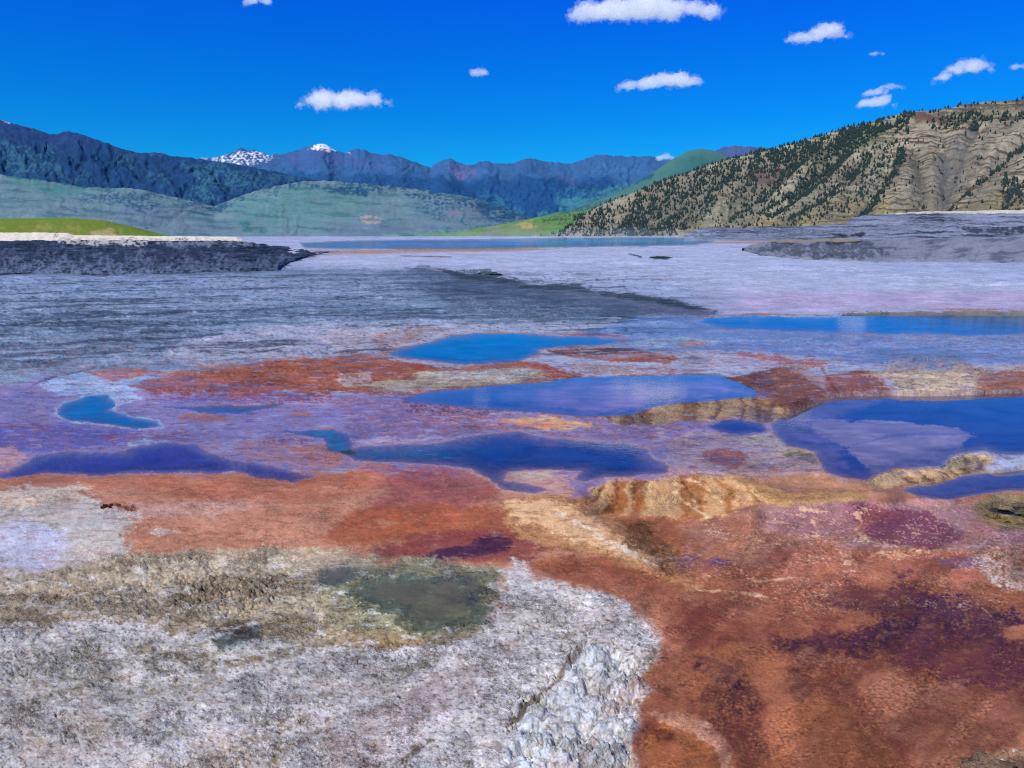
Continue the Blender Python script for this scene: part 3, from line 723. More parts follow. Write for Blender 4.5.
# --- pools --------------------------------------------------------------
# name, label, surface level, body colour, fade width, shore colour, outline, edge wander, clarity
POOLS = [
    ('far', 'long pale blue lagoon at the far edge of the terrace', 0.2, (60, 132, 220), 6, None,
     [(300, 243), (342, 241), (402, 240), (542, 238.2), (626, 237.4), (690, 237.6), (716, 241), (695, 245), (576, 247), (476, 249), (400, 249), (342, 249), (305, 248)], 1.5, 1, (52, 150, 205)),
    ('shelf', 'wide blue pool beneath the pale flat at the right', .2, (44, 92, 190), 9, None,
     [(706, 317), (760, 316.5), (834, 317), (844, 313.5), (884, 312), (1024, 311.5), (1140, 311), (1500, 311), (1500, 334), (1140, 334), (1024, 334), (984, 335), (897, 334), (834, 332), (784, 330), (727, 328), (700, 323)], 4, 1, None),
    ('cyan', 'bright cyan pool ringed by orange bacterial banks', .2, (20, 112, 192), 7, (160, 92, 62),
     [(385, 354), (409, 347), (432, 342), (452, 335.5), (489, 333.5), (522, 334), (576, 337), (606, 339), (626, 339.5), (606, 344), (556, 347), (537, 350), (542, 354), (522, 360), (492, 363), (459, 364), (422, 360), (399, 357)], 3, .97, None),
    ('mauve', 'long violet blue pool carrying cloud reflections above a golden rim', .2, (156, 130, 168), 12, (106, 60, 62),
     [(404, 399), (439, 391), (482, 387), (529, 384), (576, 378), (629, 377), (684, 375.5), (717, 375.5), (737, 382), (754, 391), (755, 396), (727, 399), (684, 402), (656, 406), (626, 415), (586, 416), (549, 412), (509, 410), (476, 408), (439, 404), (414, 402)], 3, .95, (70, 92, 160)),
    ('blue', 'deep blue pool in the middle above the fluted curtain', 0.0, (30, 66, 138), 14, (170, 132, 140),
     [(345, 453), (362, 446), (395, 445), (442, 443), (459, 438), (482, 434), (519, 432.5), (549, 438), (589, 441), (626, 443), (649, 450), (652, 458), (668, 466), (663, 473), (636, 475), (606, 477), (586, 481), (577, 479), (580, 471), (559, 469), (529, 469), (509, 472), (505, 480), (540, 486), (549, 490), (535, 493), (505, 490), (492, 481), (472, 468), (436, 464), (385, 462), (355, 460)], 3.5, .95, (26, 104, 150)),
    ('stream', 'turquoise runnel entering the deep blue pool', 0.0, (40, 130, 180), 4, None,
     [(279, 429), (300, 431), (334, 430), (352, 434), (352, 452), (330, 450), (324, 438), (290, 434)], 4, .7, None),
    ('right', 'large indigo pool held behind a pale scalloped rim', 0.0, (48, 70, 148), 14, (150, 120, 124),
     [(772, 424), (790, 413), (820, 401), (836, 394), (893, 392.5), (936, 392.5), (973, 392), (1024, 390), (1140, 389), (1500, 388), (1500, 460), (1140, 458), (1024, 455), (1000, 454), (985, 450), (965, 452), (950, 455), (942, 466), (915, 467), (892, 468), (876, 474), (866, 480), (846, 478), (827, 472), (820, 460), (815, 451), (787, 445), (776, 434)], 3, .95, None),
    ('leftcyan', 'small cyan pool on the left of the violet flats', .0, (26, 118, 190), 7, (160, 176, 214),
     [(63, 404), (90, 396), (110, 394), (113, 402), (108, 409), (134, 417), (157, 421), (164, 427), (137, 428), (100, 423), (70, 420), (60, 413)], 4, .95, None),
    ('thin', 'narrow blue streak of water beside the small cyan pool', .0, (50, 110, 190), 6, None,
     [(167, 407), (230, 405), (262, 404), (284, 403), (270, 408), (240, 414), (200, 411)], 5, .75, None),
    ('violet', 'dark violet pool along the salmon flat at the left', 0.0, (58, 54, 146), 12, (150, 112, 142),
     [(-30, 477), (10, 472), (27, 465), (37, 455), (83, 452), (127, 451), (160, 442), (197, 445), (207, 454), (247, 462), (284, 469), (314, 477), (294, 481), (257, 477), (240, 472), (187, 473), (127, 474), (100, 475), (50, 472), (10, 477)], 6, .85, None),
    ('lower', 'shallow steel blue pool below the scalloped rim at the right', -.16, (70, 92, 160), 9, (150, 132, 130),
     [(900, 489), (937, 482), (977, 474), (1020, 467), (1100, 464), (1500, 460), (1500, 486), (1100, 486), (1010, 491), (984, 494), (950, 499), (917, 496)], 4, .75, None),
    ('puddle', 'small dark blue puddle between two brown mounds', 0.0, (36, 56, 140), 5, (96, 60, 66),
     [(712, 426), (725, 421), (740, 420), (760, 424), (764, 431), (740, 434), (722, 432)], 4, .9, None),
    ('olive', 'murky olive grey puddle on the pale crust', -.235, (126, 128, 112), 14, (108, 110, 86),
     [(350, 592), (368, 580), (417, 576), (472, 575), (476, 594), (485, 608), (477, 622), (432, 630), (414, 626), (395, 612), (369, 606)], 18, .6, None),
    ('oliveb', 'small murky puddle left of the olive grey one', -.225, (110, 114, 116), 7, None,
     [(320, 569), (352, 566), (356, 578), (335, 587), (318, 582)], 5, .85, None),
    ('brown', 'tiny brown puddle in the tan crust', -.26, (86, 84, 66), 5, None,
     [(216, 640), (240, 630), (258, 626), (262, 634), (240, 646), (222, 650)], 5, .6, None),
    ('rock', 'dark blue pool among crusty rocks at the right edge', -.34, (26, 46, 92), 4, (70, 66, 50),
     [(985, 505), (1003, 502), (1030, 505), (1080, 506), (1080, 516), (1020, 516), (1000, 515)], 4, .95, None),
]
lev = [p[2] for p in POOLS]
best = np.full(G.px.size, -99.0)
own = np.zeros(G.px.size, int)
psd = []
for i, (nm, lb, lv, bc, fw, shore, pts, wp, cl, bc2) in enumerate(POOLS):
    m, d = G.sd(pts, 40)
    q = d + wp * (G.w1[m] * 1.1 + G.w2[m] * .7 + G.w3[m] * .3)
    psd.append((m, q))
    b = q > best[m]
    best[m[b]] = q[b]
    own[m[b]] = i
    rimk = sstep(-4.6, -2.6, q) * sstep(-.2, -1.4, q) * sstep(-.1, .25, G.w1[m]) * .75 * (nm in ('mauve', 'blue', 'right', 'shelf', 'stream', 'leftcyan', 'violet'))
    G.c[m] += (alb((158, 96, 58)) - G.c[m]) * rimk[:, None]
    if shore:
        k = sstep(-5.5, -1.5, q) * .85 * (0.65 + .5 * np.clip(G.w2[m], -1, 1))
        k = np.clip(k, 0, 1)
        G.c[m] += (alb(shore) - G.c[m]) * k[:, None]
lvl = np.array(lev)[own]
uf = G.px + (G.px - 672) * np.clip((G.py - 482) / 60, -.2, .8) * -.35 + 10 * G.w1 + 3 * G.w2
rib0 = np.abs(np.sin(uf / 7.5 + 2.2 * np.sin(uf / 31.0))) ** .8 + .18 * np.abs(np.sin(uf / 3.7 + G.w2)) + .8 * np.abs(np.sin(uf / 23.0 + 1.0))
# two pools are tilted a little so they mirror cloud and sky
LEAN = {'mauve': (-.014, 18.6), 'shelf': (.018, 31.0)}


def leaned(i, Y):
    a = LEAN.get(POOLS[i][0])
    return lev[i] + (a[0] * (Y - a[1]) if a else 0.0)


Yflat = CH / np.maximum(-sight(G.px, G.py)[1], 1e-4)
for i in range(len(POOLS)):
    if POOLS[i][0] in LEAN:
        q_ = own == i
        lvl[q_] = np.clip(leaned(i, Yflat[q_]), lev[i] - .09, lev[i] + .09)
h = G.f['h']
# terrace levels: upper flats stand a little above the middle ones
near = sstep(-16, -3, best)
h[:] = h * (1 - near) + lvl * near
bed = sstep(-2.0, 0.5, best)
# blur of the level map is not needed: curtain and rims keep their steep faces
patchy = .12 + 1.5 * sstep(-.2, .32, fbm(G.u / 60, G.v / 50, 44, 4))
relpx = G.f['rel'] * (1.3 * fbm(G.u / 14, G.v / 16, 31, 5, .66) + 2.2 * fbm(G.u / 60, G.v / 60, 37, 3, .5) + 2.2 * (ridged(G.u / 11, G.v / 11, 39, 3) - .6) * patchy * G.f['crust'])
ca = cells(G.u / 9 + .35 * G.w2, G.v / 9 + .35 * G.w3, 3)
cb = cells(G.u / 4 + .3 * G.w3, G.v / 4, 8)
cc = cells(G.u / 19 + .3 * G.w2, G.v / 19, 5)
cd = cells(G.u / 34 + .5 * G.w2, G.v / 34 + .5 * G.w1, 15)
lump = G.f['lump'] * ((9 * (1 - ca ** 1.5) + 3.5 * (1 - cb) - 6) * patchy + 11 * (1 - cc ** 1.3) + 14 * (1 - cd ** 1.3) - 16)
flv = G.f['flute'] * 3.2 * ridged(G.u / 8 + .6 * G.w2, G.py / 30, 51, 3)
dryk = 1 - sstep(-9, -1, best)
dist_y = CH / np.maximum(-sight(G.px, G.py)[1], 1e-4)
lump -= G.f['lump'] * 4.0
dryk = dryk * (1 - .95 * sstep(-45, -10, best))
lump = lump * .6
relpx = relpx - 5 * crack
dispx = (relpx + lump) * dryk * np.minimum(dist_y, 60) / FPX
# edges of the old crust tongue stand proud
m, d = G.sd(TONG, 20)
h[m] += .35 * sstep(-1.5, 3, d + 2 * G.w2[m]) * sstep(330, 285, G.py[m]) * sstep(330, 420, G.px[m])
m, d = G.sd(LUMP, 30)
tanx, tanz = sight(G.px, G.py)
def blur(a, sx, sy):
    for ax, sg in ((1, sx), (0, sy)):
        if sg <= 0:
            continue
        n = int(sg * 3)
        kx = np.exp(-.5 * (np.arange(-n, n + 1) / sg) ** 2)
        kx /= kx.sum()
        pad = [(0, 0), (0, 0)]
        pad[ax] = (n, n)
        b = np.pad(a, pad, mode='edge')
        o = np.zeros_like(a)
        for q, wv in enumerate(kx):
            o += wv * (b[:, q:q + a.shape[1]] if ax else b[q:q + a.shape[0]])
        a = o
    return a


hs = blur(h.reshape(R_, C_), 5, 2.2).ravel()
inpool = sstep(-3.5, -.5, best)
h[:] = hs * (1 - inpool) + lvl * inpool
# no face may overhang: walk every bearing from far to near
hz = h.reshape(R_, C_).copy()
tz2 = -tanz.reshape(R_, C_)
Yp = (CH - hz[0]) / tz2[0]
for r_ in range(1, R_):
    Yf = (CH - h.reshape(R_, C_)[r_]) / tz2[r_]
    Yc = np.minimum(Yf, Yp * (1 - .42 * (rows[r_] - rows[r_ - 1]) / (rows[r_] - HY)))
    hz[r_] = CH - Yc * tz2[r_]
    Yp = Yc
hz = blur(hz, 5, 0).ravel()
hz = hz * (1 - inpool) + np.maximum(h, hz) * inpool
face = sstep(.004, .03, hz - h)
Yd = (CH - hz) / np.maximum(-tanz, 1e-4)
z = hz + dispx * (1 - .8 * face)
# scalloped curtains bulge outwards between their ribs
bulge = G.f['flute'] * ((rib0 - .7) * .07) * (1 - inpool)
under = bed * (.006 + np.where(G.py > 560, .012, .10) * sstep(0, 25, best))
z = np.where(best > -2.5, np.maximum(z, lvl + .004) * (1 - bed) + (lvl - under) * bed, z)
Yd = Yd - bulge
z = z + bulge * -tanz
V = np.stack([tanx * Yd, Yd, z], 1)
kb = sstep(-1, 3, best)[:, None] * .7 * (G.py[:, None] < 560)
G.c += (alb((112, 92, 124)) * (1 + .8 * G.w2[:, None]) - G.c) * kb
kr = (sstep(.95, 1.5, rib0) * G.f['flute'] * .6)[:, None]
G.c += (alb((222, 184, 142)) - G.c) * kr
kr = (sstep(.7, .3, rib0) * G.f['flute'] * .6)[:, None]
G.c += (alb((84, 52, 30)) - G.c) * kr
# mottled tone at the scale of the mats
G.c *= (1.04 + .26 * G.w1 + (.14 + .12 * G.f['crust']) * G.w2 + (.08 + .28 * G.f['crust']) * G.w3)[:, None]
G.c += (G.c.mean(1)[:, None] - G.c) * .07
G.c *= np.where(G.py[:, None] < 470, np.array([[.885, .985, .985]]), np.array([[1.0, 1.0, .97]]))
G.c *= 1 + np.stack([.06 * fbm(G.u / 50, G.v / 50, 71), 0 * G.u, -.05 * fbm(G.u / 50, G.v / 50, 71)], 1)
G.c = np.clip(G.c, .004, .85)
F = grid_faces(R_, C_)
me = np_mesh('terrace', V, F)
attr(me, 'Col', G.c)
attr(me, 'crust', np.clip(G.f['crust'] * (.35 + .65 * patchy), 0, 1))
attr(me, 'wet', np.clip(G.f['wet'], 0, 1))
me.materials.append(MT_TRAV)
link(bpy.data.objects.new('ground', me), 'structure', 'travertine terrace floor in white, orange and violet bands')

WM = pool_water(1.25)
WFAR = pool_water(.3)
WCALM = pool_water(1.7)
for i, (nm, lb, lv, bc, fw, shore, pts, wp, cl, bc2) in enumerate(POOLS):
    m, q = psd[i]
    keep = np.zeros(G.px.size, bool)
    keep[m[q > -3.5]] = True
    for j in range(len(POOLS)):      # leave overlaps to the pool that owns them
        if j != i and lev[j] != lv:
            keep &= ~((own == j) & (best > 0))
    K = keep.reshape(R_, C_)
    fc = K[:-1, :-1] & K[1:, :-1] & K[:-1, 1:] & K[1:, 1:]
    fs = F[fc.ravel()]
    idx = np.unique(fs)
    rm = np.full(G.px.size, -1)
    rm[idx] = np.arange(len(idx))
    Lw = np.full(len(idx), float(lv))
    if nm in LEAN:
        Lw = np.clip(leaned(i, Yflat[idx]), lv - .09, lv + .09)
    Yw = (CH - Lw) / -tanz[idx]
    Vw = np.stack([tanx[idx] * Yw, Yw, Lw], 1)
    full = np.full(G.px.size, -9.0)
    full[m] = q
    s_ = full[idx]
    c = np.tile(alb(bc), (len(idx), 1))
    wx = G.w1[idx]
    if nm == 'far':
        t = sstep(480, 640, G.px[idx] + 30 * wx)[:, None]
        c = c * (1 - t) + alb(bc2) * t
    elif nm == 'mauve':
        t = sstep(590, 480, G.px[idx] + 20 * wx)[:, None]
        c = c * (1 - t) + alb(bc2) * t
    elif nm == 'blue':
        t = sstep(500, 390, G.px[idx] + 30 * wx)[:, None]
        c = c * (1 - t) + alb(bc2) * t
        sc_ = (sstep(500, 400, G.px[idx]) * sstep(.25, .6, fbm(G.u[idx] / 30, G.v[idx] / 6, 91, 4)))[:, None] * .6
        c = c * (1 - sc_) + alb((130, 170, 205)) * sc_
    elif nm == 'right':
        L2 = Land(G.px[idx], G.py[idx])
        L2.c[:] = c
        L2.w1, L2.w2, L2.w3 = G.w1[idx], G.w2[idx], G.w3[idx]
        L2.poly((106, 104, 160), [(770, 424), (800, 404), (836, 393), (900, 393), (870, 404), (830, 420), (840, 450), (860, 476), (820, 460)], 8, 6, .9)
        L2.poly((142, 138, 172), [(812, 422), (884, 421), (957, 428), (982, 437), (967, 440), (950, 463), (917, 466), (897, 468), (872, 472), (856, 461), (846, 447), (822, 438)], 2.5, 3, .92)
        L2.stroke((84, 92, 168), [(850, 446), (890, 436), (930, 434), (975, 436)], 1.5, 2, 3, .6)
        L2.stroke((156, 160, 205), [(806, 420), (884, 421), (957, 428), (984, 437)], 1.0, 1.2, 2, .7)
        c = L2.c
    elif nm == 'shelf':
        t = (sstep(330, 324, G.py[idx]) * 0 + sstep(.1, .5, wx) * .35)[:, None]
        c = c * (1 - t) + alb((96, 112, 196)) * t
    c = c * (np.array([1.0, .88, .72]) if nm != 'far' else 1.15)
    dp = sstep(-1, fw * 1.9, s_ + 4 * G.w2[idx] + 5 * G.w1[idx]) * cl * .92
    dp *= .8 + .3 * sstep(-.2, .4, fbm(G.u[idx] / 40, G.v[idx] / 14, 95 + i, 4))
    dp = np.minimum(dp, .97)
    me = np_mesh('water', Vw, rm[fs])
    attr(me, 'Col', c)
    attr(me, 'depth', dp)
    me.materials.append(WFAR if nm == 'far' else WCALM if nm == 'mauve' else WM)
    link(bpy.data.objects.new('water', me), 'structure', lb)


# ------------------------------------------------------------------ banks and hills
def interp(pl, x):
    p = np.asarray(pl, float)
    return np.interp(x, p[:, 0], p[:, 1])


def hill(name, label, top, bot, D0, D1, mat, paint, step=1.5, nrow=60, amp=2.0, scale=30, jag=.7, pw=1.0, x0=-420, x1=1444, kind='structure', cat=None, back=.25, noct=3, dpow=1.0):
    top, bot = np.asarray(top, float), np.asarray(bot, float)
    x0, x1 = max(x0, top[0, 0]), min(x1, top[-1, 0])
    px = np.arange(x0, x1 + .1, step)
    s = np.linspace(0, 1, nrow)
    tp = interp(top, px)
    jg = jag * fbm(px / 7, px * 0 + 3.3, 17, 4, .6) * 1.4
    bt = interp(bot, px)
    if isinstance(D0, str):
        d0 = (CH - .24) / -sight(px, bt)[1]
    else:
        d0 = interp(D0, px) if not np.isscalar(D0) else np.full(px.shape, float(D0))
    d1 = interp(D1, px) if not np.isscalar(D1) else np.full(px.shape, float(D1))
    S = s[:, None] ** pw
    PXh = np.tile(px, (nrow, 1))
    PYh = bt + (tp - bt) * S + jg * s[:, None] ** 10
    D = d0 + (d1 - d0) * s[:, None] ** dpow
    A = Land(PXh, PYh, far=True)
    A.field('dz', 0)
    A.s = np.tile(s[:, None], (1, len(px))).ravel()
    paint(A)
    tx, tz = sight(A.px, A.py)
    Df = D.ravel()
    Z = CH + tz * Df
    g = ridged(A.u / scale + .8 * A.w1 + A.v / scale * .35, A.v / scale * .9 + .8 * A.w1, 23, noct) - .5
    win = np.minimum(1, np.minimum(A.s * 6, (1 - A.s) * 5 + .12))
    Z = Z + (g * amp * win + A.f['dz']) * Df / FPX
    Vh = np.stack([tx * Df, Df, Z], 1)
    # far side falls away behind the crest
    nb = 4
    last = Vh[-len(px):]
    ext = []
    for k in range(1, nb + 1):
        e = last.copy()
        f = 1 + back * k / nb
        e[:, 0] *= f
        e[:, 1] *= f
        e[:, 2] = last[:, 2] - (last[:, 2] + 30) * (k / nb) ** 1.3
        ext.append(e)
    # skirt below the foot
    ft = Vh[:len(px)].copy()
    ft[:, 2] -= (Df[:len(px)]) * .03 + .3
    Vh = np.concatenate([ft, Vh] + ext)
    cc_ = np.concatenate([A.c[:len(px)], A.c] + [A.c[-len(px):]] * nb)
    me = np_mesh(name, Vh, grid_faces(nrow + nb + 1, len(px), True))
    attr(me, 'Col', np.clip(cc_, .003, .85))
    attr(me, 'crust', np.full(len(Vh), .5))
    attr(me, 'wet', np.zeros(len(Vh)))
    me.materials.append(mat)
    o = link(bpy.data.objects.new(name, me), kind, label, cat)
    return px, s, Vh[len(px):len(px) * (nrow + 1)].reshape(nrow, len(px), 3), A


def mott(A, a=.15, b=.12, c=.1):
    A.c *= (1 + a * A.w1 + b * A.w2 + c * A.w3)[:, None]


# distant range with snow; its blue is aerial haze put into the colours
def p_far(A):
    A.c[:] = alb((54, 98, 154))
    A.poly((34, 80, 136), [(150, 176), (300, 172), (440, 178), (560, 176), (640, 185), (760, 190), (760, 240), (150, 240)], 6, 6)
    A.poly((28, 74, 130), [(440, 176), (500, 186), (550, 178), (620, 182), (600, 215), (540, 228), (440, 230)], 6, 7, .7)
    A.poly((66, 84, 150), [(215, 154), (300, 152), (320, 148), (400, 158), (380, 166), (260, 166)], 5, 6, .6, tex=.55)
    A.poly((96, 98, 150), [(452, 168), (476, 170), (480, 178), (458, 177)], 4, 4, .8, tex=.7)
    A.poly((74, 92, 150), [(555, 172), (575, 176), (572, 184), (558, 180)], 3, 4, .8, tex=.7)
    A.poly((70, 90, 150), [(520, 161), (536, 160), (534, 168), (522, 166)], 2, 3, .7)
    A.poly((72, 92, 146), [(700, 150), (730, 144), (780, 148), (800, 168), (700, 168)], 3, 3, .9)
    A.poly((60, 122, 142), [(560, 204), (600, 194), (625, 182), (640, 184), (610, 200), (575, 210)], 3, 4, .8, tex=.8)
    A.poly((52, 112, 142), [(560, 190), (590, 186), (600, 196), (562, 200)], 4, 6, .6, tex=.5)
    A.poly((48, 110, 140), [(485, 190), (505, 200), (520, 212), (500, 212), (480, 200)], 4, 6, .6, tex=.5)
    A.poly((60, 125, 140), [(540, 214), (580, 210), (600, 206), (590, 214), (545, 222)], 3, 4, .7, tex=.7)
    A.poly((216, 222, 240), [(216, 158), (232, 151), (262, 153), (278, 156), (270, 164), (240, 166)], 3, 4, 1, tex=.42, fine=.8)
    A.poly((226, 230, 245), [(310, 149), (318, 144), (330, 146), (336, 151), (322, 150)], 1.5, 2.5, 1, tex=.66, fine=.8)
    A.poly((200, 210, 235), [(338, 150), (352, 151), (350, 154)], 1.2, 1.5, .7, tex=.5)
    A.poly((150, 165, 205), [(196, 157), (214, 156), (214, 160)], 1.5, 1.5, .8, tex=.6)
    mott(A, .1, .12, .15)


TOPF = [(-420, 150), (180, 160), (205, 158), (218, 157), (228, 154), (236, 151), (241, 147.5), (247, 151), (254, 150), (262, 153.5), (275, 155), (284, 154), (296, 150), (305, 148), (313, 145), (320, 143.5), (328, 145), (334, 150), (345, 153), (352, 150), (358, 148), (365, 149), (372, 153), (395, 155), (404, 158), (418, 163), (430, 168), (440, 161), (449, 158), (455, 161), (462, 164), (472, 165), (480, 162), (488, 161), (500, 164.5), (512, 163), (520, 160), (526, 158), (533, 159), (541, 159.5), (550, 162), (572, 163.5), (580, 160), (590, 157), (600, 154.5), (612, 155.5), (640, 156.5), (655, 157), (664, 159.5), (690, 158), (712, 153), (722, 147.5), (740, 145.5), (755, 147), (770, 149), (800, 158), (1444, 150)]
M_FAR = slope_mat('distant_rock', .0012, .5, 60)
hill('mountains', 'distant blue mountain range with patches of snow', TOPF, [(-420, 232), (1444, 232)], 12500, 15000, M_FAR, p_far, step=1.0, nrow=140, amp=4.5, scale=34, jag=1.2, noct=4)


def p_left(A):
    A.c[:] = alb((28, 66, 114))  # forest colours blued by painted-in aerial haze
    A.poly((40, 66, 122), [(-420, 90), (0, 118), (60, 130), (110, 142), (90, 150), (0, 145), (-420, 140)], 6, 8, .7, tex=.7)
    for q in ([(0, 146), (25, 148), (50, 160), (30, 172), (0, 160)], [(10, 158), (60, 164), (80, 176), (50, 180), (15, 172)], [(45, 150), (52, 150), (58, 155), (50, 156)], [(115, 153), (135, 158), (140, 164), (118, 160)],
              [(145, 170), (162, 172), (170, 180), (150, 180)], [(165, 186), (200, 188), (215, 200), (180, 198)], [(180, 165), (230, 166), (245, 180), (200, 182)], [(200, 176), (260, 172), (300, 180), (260, 190), (200, 190)],
              [(-60, 150), (-10, 150), (-20, 170), (-80, 165)], [(70, 172), (90, 168), (90, 182), (75, 184)], [(180, 196), (220, 198), (215, 206), (190, 204)]):
        A.poly((50, 98, 126), q, 4, 6, .7, tex=.5, fine=.6)
    A.poly((200, 205, 225), [(0, 119), (8, 121), (16, 124), (8, 124)], 1, 1, .7, tex=.6)
    A.poly((96, 92, 130), [(148, 151.5), (165, 154), (160, 156), (150, 154)], 1.5, 2, .6)
    mott(A, .12, .16, .16)


TOPL = [(-420, 80), (-200, 92), (-60, 108), (0, 120), (14, 124), (30, 128), (46, 133), (56, 134), (68, 131.5), (78, 132), (92, 138), (110, 144), (128, 150.5), (140, 154), (152, 152), (162, 152.5), (170, 156), (190, 157.5), (215, 161), (245, 166), (280, 173), (310, 179), (340, 184), (380, 190), (440, 198), (500, 213), (540, 228)]
M_FOR = slope_mat('forested_slope', .006, .75, 18)
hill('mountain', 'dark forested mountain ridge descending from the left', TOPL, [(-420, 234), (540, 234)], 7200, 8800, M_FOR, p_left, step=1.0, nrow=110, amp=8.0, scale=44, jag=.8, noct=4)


def p_valley(A):
    A.c[:] = alb((100, 132, 152))  # rangeland colours paled and blued with haze
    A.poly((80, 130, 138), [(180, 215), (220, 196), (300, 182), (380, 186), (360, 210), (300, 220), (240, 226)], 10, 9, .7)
    A.poly((60, 128, 132), [(10, 175), (90, 187), (75, 192), (60, 196), (20, 186)], 5, 5, .7)
    A.poly((96, 112, 148), [(100, 210), (200, 200), (240, 215), (230, 234), (90, 232)], 10, 8, .5)
    A.poly((92, 112, 148), [(330, 226), (400, 222), (480, 226), (440, 236), (330, 236)], 8, 6, .55)
    A.poly((34, 78, 118), [(86, 197), (105, 189), (130, 191), (158, 203), (150, 208), (110, 206)], 3, 6, .85, tex=.55, fine=.7)
    A.stroke((44, 84, 124), [(48, 212), (62, 208), (85, 214), (120, 208)], 1.2, 1.5, 3, .8, tex=.7)
    A.stroke((44, 84, 124), [(0, 194), (22, 189)], .8, 1, 1.5, .7)
    A.stroke((40, 92, 118), [(8, 176), (45, 181), (85, 187)], .8, 1, 1.5, .8)
    A.stroke((40, 92, 118), [(45, 193), (62, 198), (64, 201)], 1.2, 1.2, 2, .6)
    A.stroke((34, 80, 112), [(155, 216), (158, 210), (172, 212)], 1.4, 1.2, 2, .85, tex=.7)
    A.stroke((34, 80, 112), [(170, 207), (200, 213), (215, 216)], .9, 1, 1.5, .8, tex=.8)
    A.poly((30, 84, 112), [(205, 206), (222, 207), (222, 213), (208, 211)], 1.5, 2, .9, tex=.85)
    A.poly((34, 100, 112), [(240, 222), (262, 224), (262, 232), (240, 232)], 3, 4, .7, tex=.7)
    A.stroke((50, 108, 122), [(225, 202), (250, 199), (275, 201)], .9, 1.2, 2, .7)
    A.poly((30, 80, 116), [(302, 186), (312, 183), (345, 187), (370, 190), (368, 195), (345, 194), (325, 192)], 2.5, 4, .9, tex=.66)
    A.poly((34, 84, 124), [(355, 183), (400, 186), (440, 191), (430, 196), (380, 194)], 2.5, 4, .8, tex=.5)
    A.poly((46, 86, 128), [(420, 205), (450, 200), (490, 205), (520, 222), (480, 228), (440, 216)], 6, 8, .75, tex=.5, fine=.7)
    A.poly((28, 72, 118), [(470, 196), (505, 206), (530, 220), (510, 226), (480, 212)], 5, 6, .8, tex=.7)
    A.poly((128, 118, 150), [(448, 212), (475, 210), (482, 218), (450, 216)], 3, 5, .7, tex=.5)
    A.poly((160, 150, 150), [(357, 218), (372, 216), (384, 220), (378, 223), (362, 224)], 2, 3, .85, tex=.7)
    A.poly((100, 160, 135), [(380, 236), (450, 230), (500, 226), (520, 234), (400, 240)], 3, 3, .6)
    A.poly((30, 74, 116), [(150, 188), (190, 200), (215, 205), (235, 197), (262, 188), (300, 180), (400, 186), (500, 205), (530, 216), (520, 222), (480, 206), (400, 192), (300, 186), (262, 193), (235, 203), (215, 211), (180, 206), (140, 194)], 2.5, 6, .85, tex=.5, fine=.6)
    n_ = fbm(A.px / 40, A.py / 5 - A.px / 60, 83, 4, .6)
    A.c += (alb((44, 96, 112)) - A.c) * (sstep(.12, .4, n_) * .5)[:, None]
    A.c += (alb((118, 140, 150)) - A.c) * (sstep(.12, .45, -n_) * .4)[:, None]
    mott(A, .1, .12, .12)


TOPV = [(-420, 170), (0, 174.5), (40, 180), (85, 187), (125, 188), (150, 191), (190, 201), (215, 206), (235, 198), (262, 189), (300, 181.5), (330, 180.5), (360, 183), (400, 187), (430, 191), (470, 197), (500, 206), (530, 218), (565, 236)]
M_RANGE = slope_mat('rangeland', .004, .35, 8)
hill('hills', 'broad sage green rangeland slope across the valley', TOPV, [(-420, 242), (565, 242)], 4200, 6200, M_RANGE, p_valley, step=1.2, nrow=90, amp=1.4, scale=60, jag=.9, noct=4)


def p_cone(A):
    A.c[:] = alb((70, 116, 118))  # hill green includes a tint of distance haze
    A.poly((92, 132, 118), [(440, 240), (560, 214), (620, 196), (640, 196), (620, 240)], 8, 5, .8)
    A.poly((40, 96, 112), [(690, 152), (745, 165), (780, 180), (700, 190), (660, 190)], 8, 6, .6)
    A.stroke((28, 74, 110), [(580, 200), (620, 188), (650, 176)], 1.8, 2, 3, .8)
    A.poly((30, 76, 104), [(560, 212), (600, 202), (640, 194), (640, 198), (600, 210), (565, 217)], 2, 3, .7, tex=.6)
    mott(A, .06, .08, .06)


hill('hill', 'smooth rounded green hill behind the bare mountain', [(470, 232), (520, 221), (550, 214), (580, 207), (605, 198), (628, 187), (648, 176), (662, 166), (675, 158), (687, 151), (700, 148.5), (712, 150), (725, 155), (745, 163), (800, 176), (1000, 190)],
     [(470, 240), (1000, 238)], 4200, 6400, M_RANGE, p_cone, step=1.2, nrow=60, amp=1.2, scale=40, jag=.25)


def p_near(A):
    A.c[:] = alb((98, 140, 84))
    A.poly((120, 136, 100), [(430, 240), (480, 229), (520, 224), (560, 226), (540, 240)], 5, 6, .7, tex=.7)
    A.poly((172, 156, 110), [(518, 224), (532, 220), (536, 227), (522, 228)], 2, 3, .8, tex=.8)
    A.poly((120, 130, 130), [(480, 232), (495, 226), (500, 236), (484, 238)], 3, 4, .6, tex=.7)
    A.poly((56, 84, 66), [(530, 222), (560, 215), (600, 214), (640, 216), (600, 224), (560, 224)], 2.5, 5, .85, tex=.55, fine=.8)
    A.poly((90, 150, 70), [(540, 232), (580, 222), (600, 224), (600, 236), (560, 238)], 4, 4, .7)
    mott(A, .08, .1, .08)


hill('slope', 'bright green grassy slope at the foot of the bare mountain', [(400, 238.6), (430, 236), (455, 232.5), (480, 228), (510, 223), (540, 217), (570, 213), (600, 208), (640, 204), (760, 204)],
     [(400, 241), (760, 241)], 1700, 2700, M_RANGE, p_near, step=1.0, nrow=50, amp=1.2, scale=30, jag=.3)

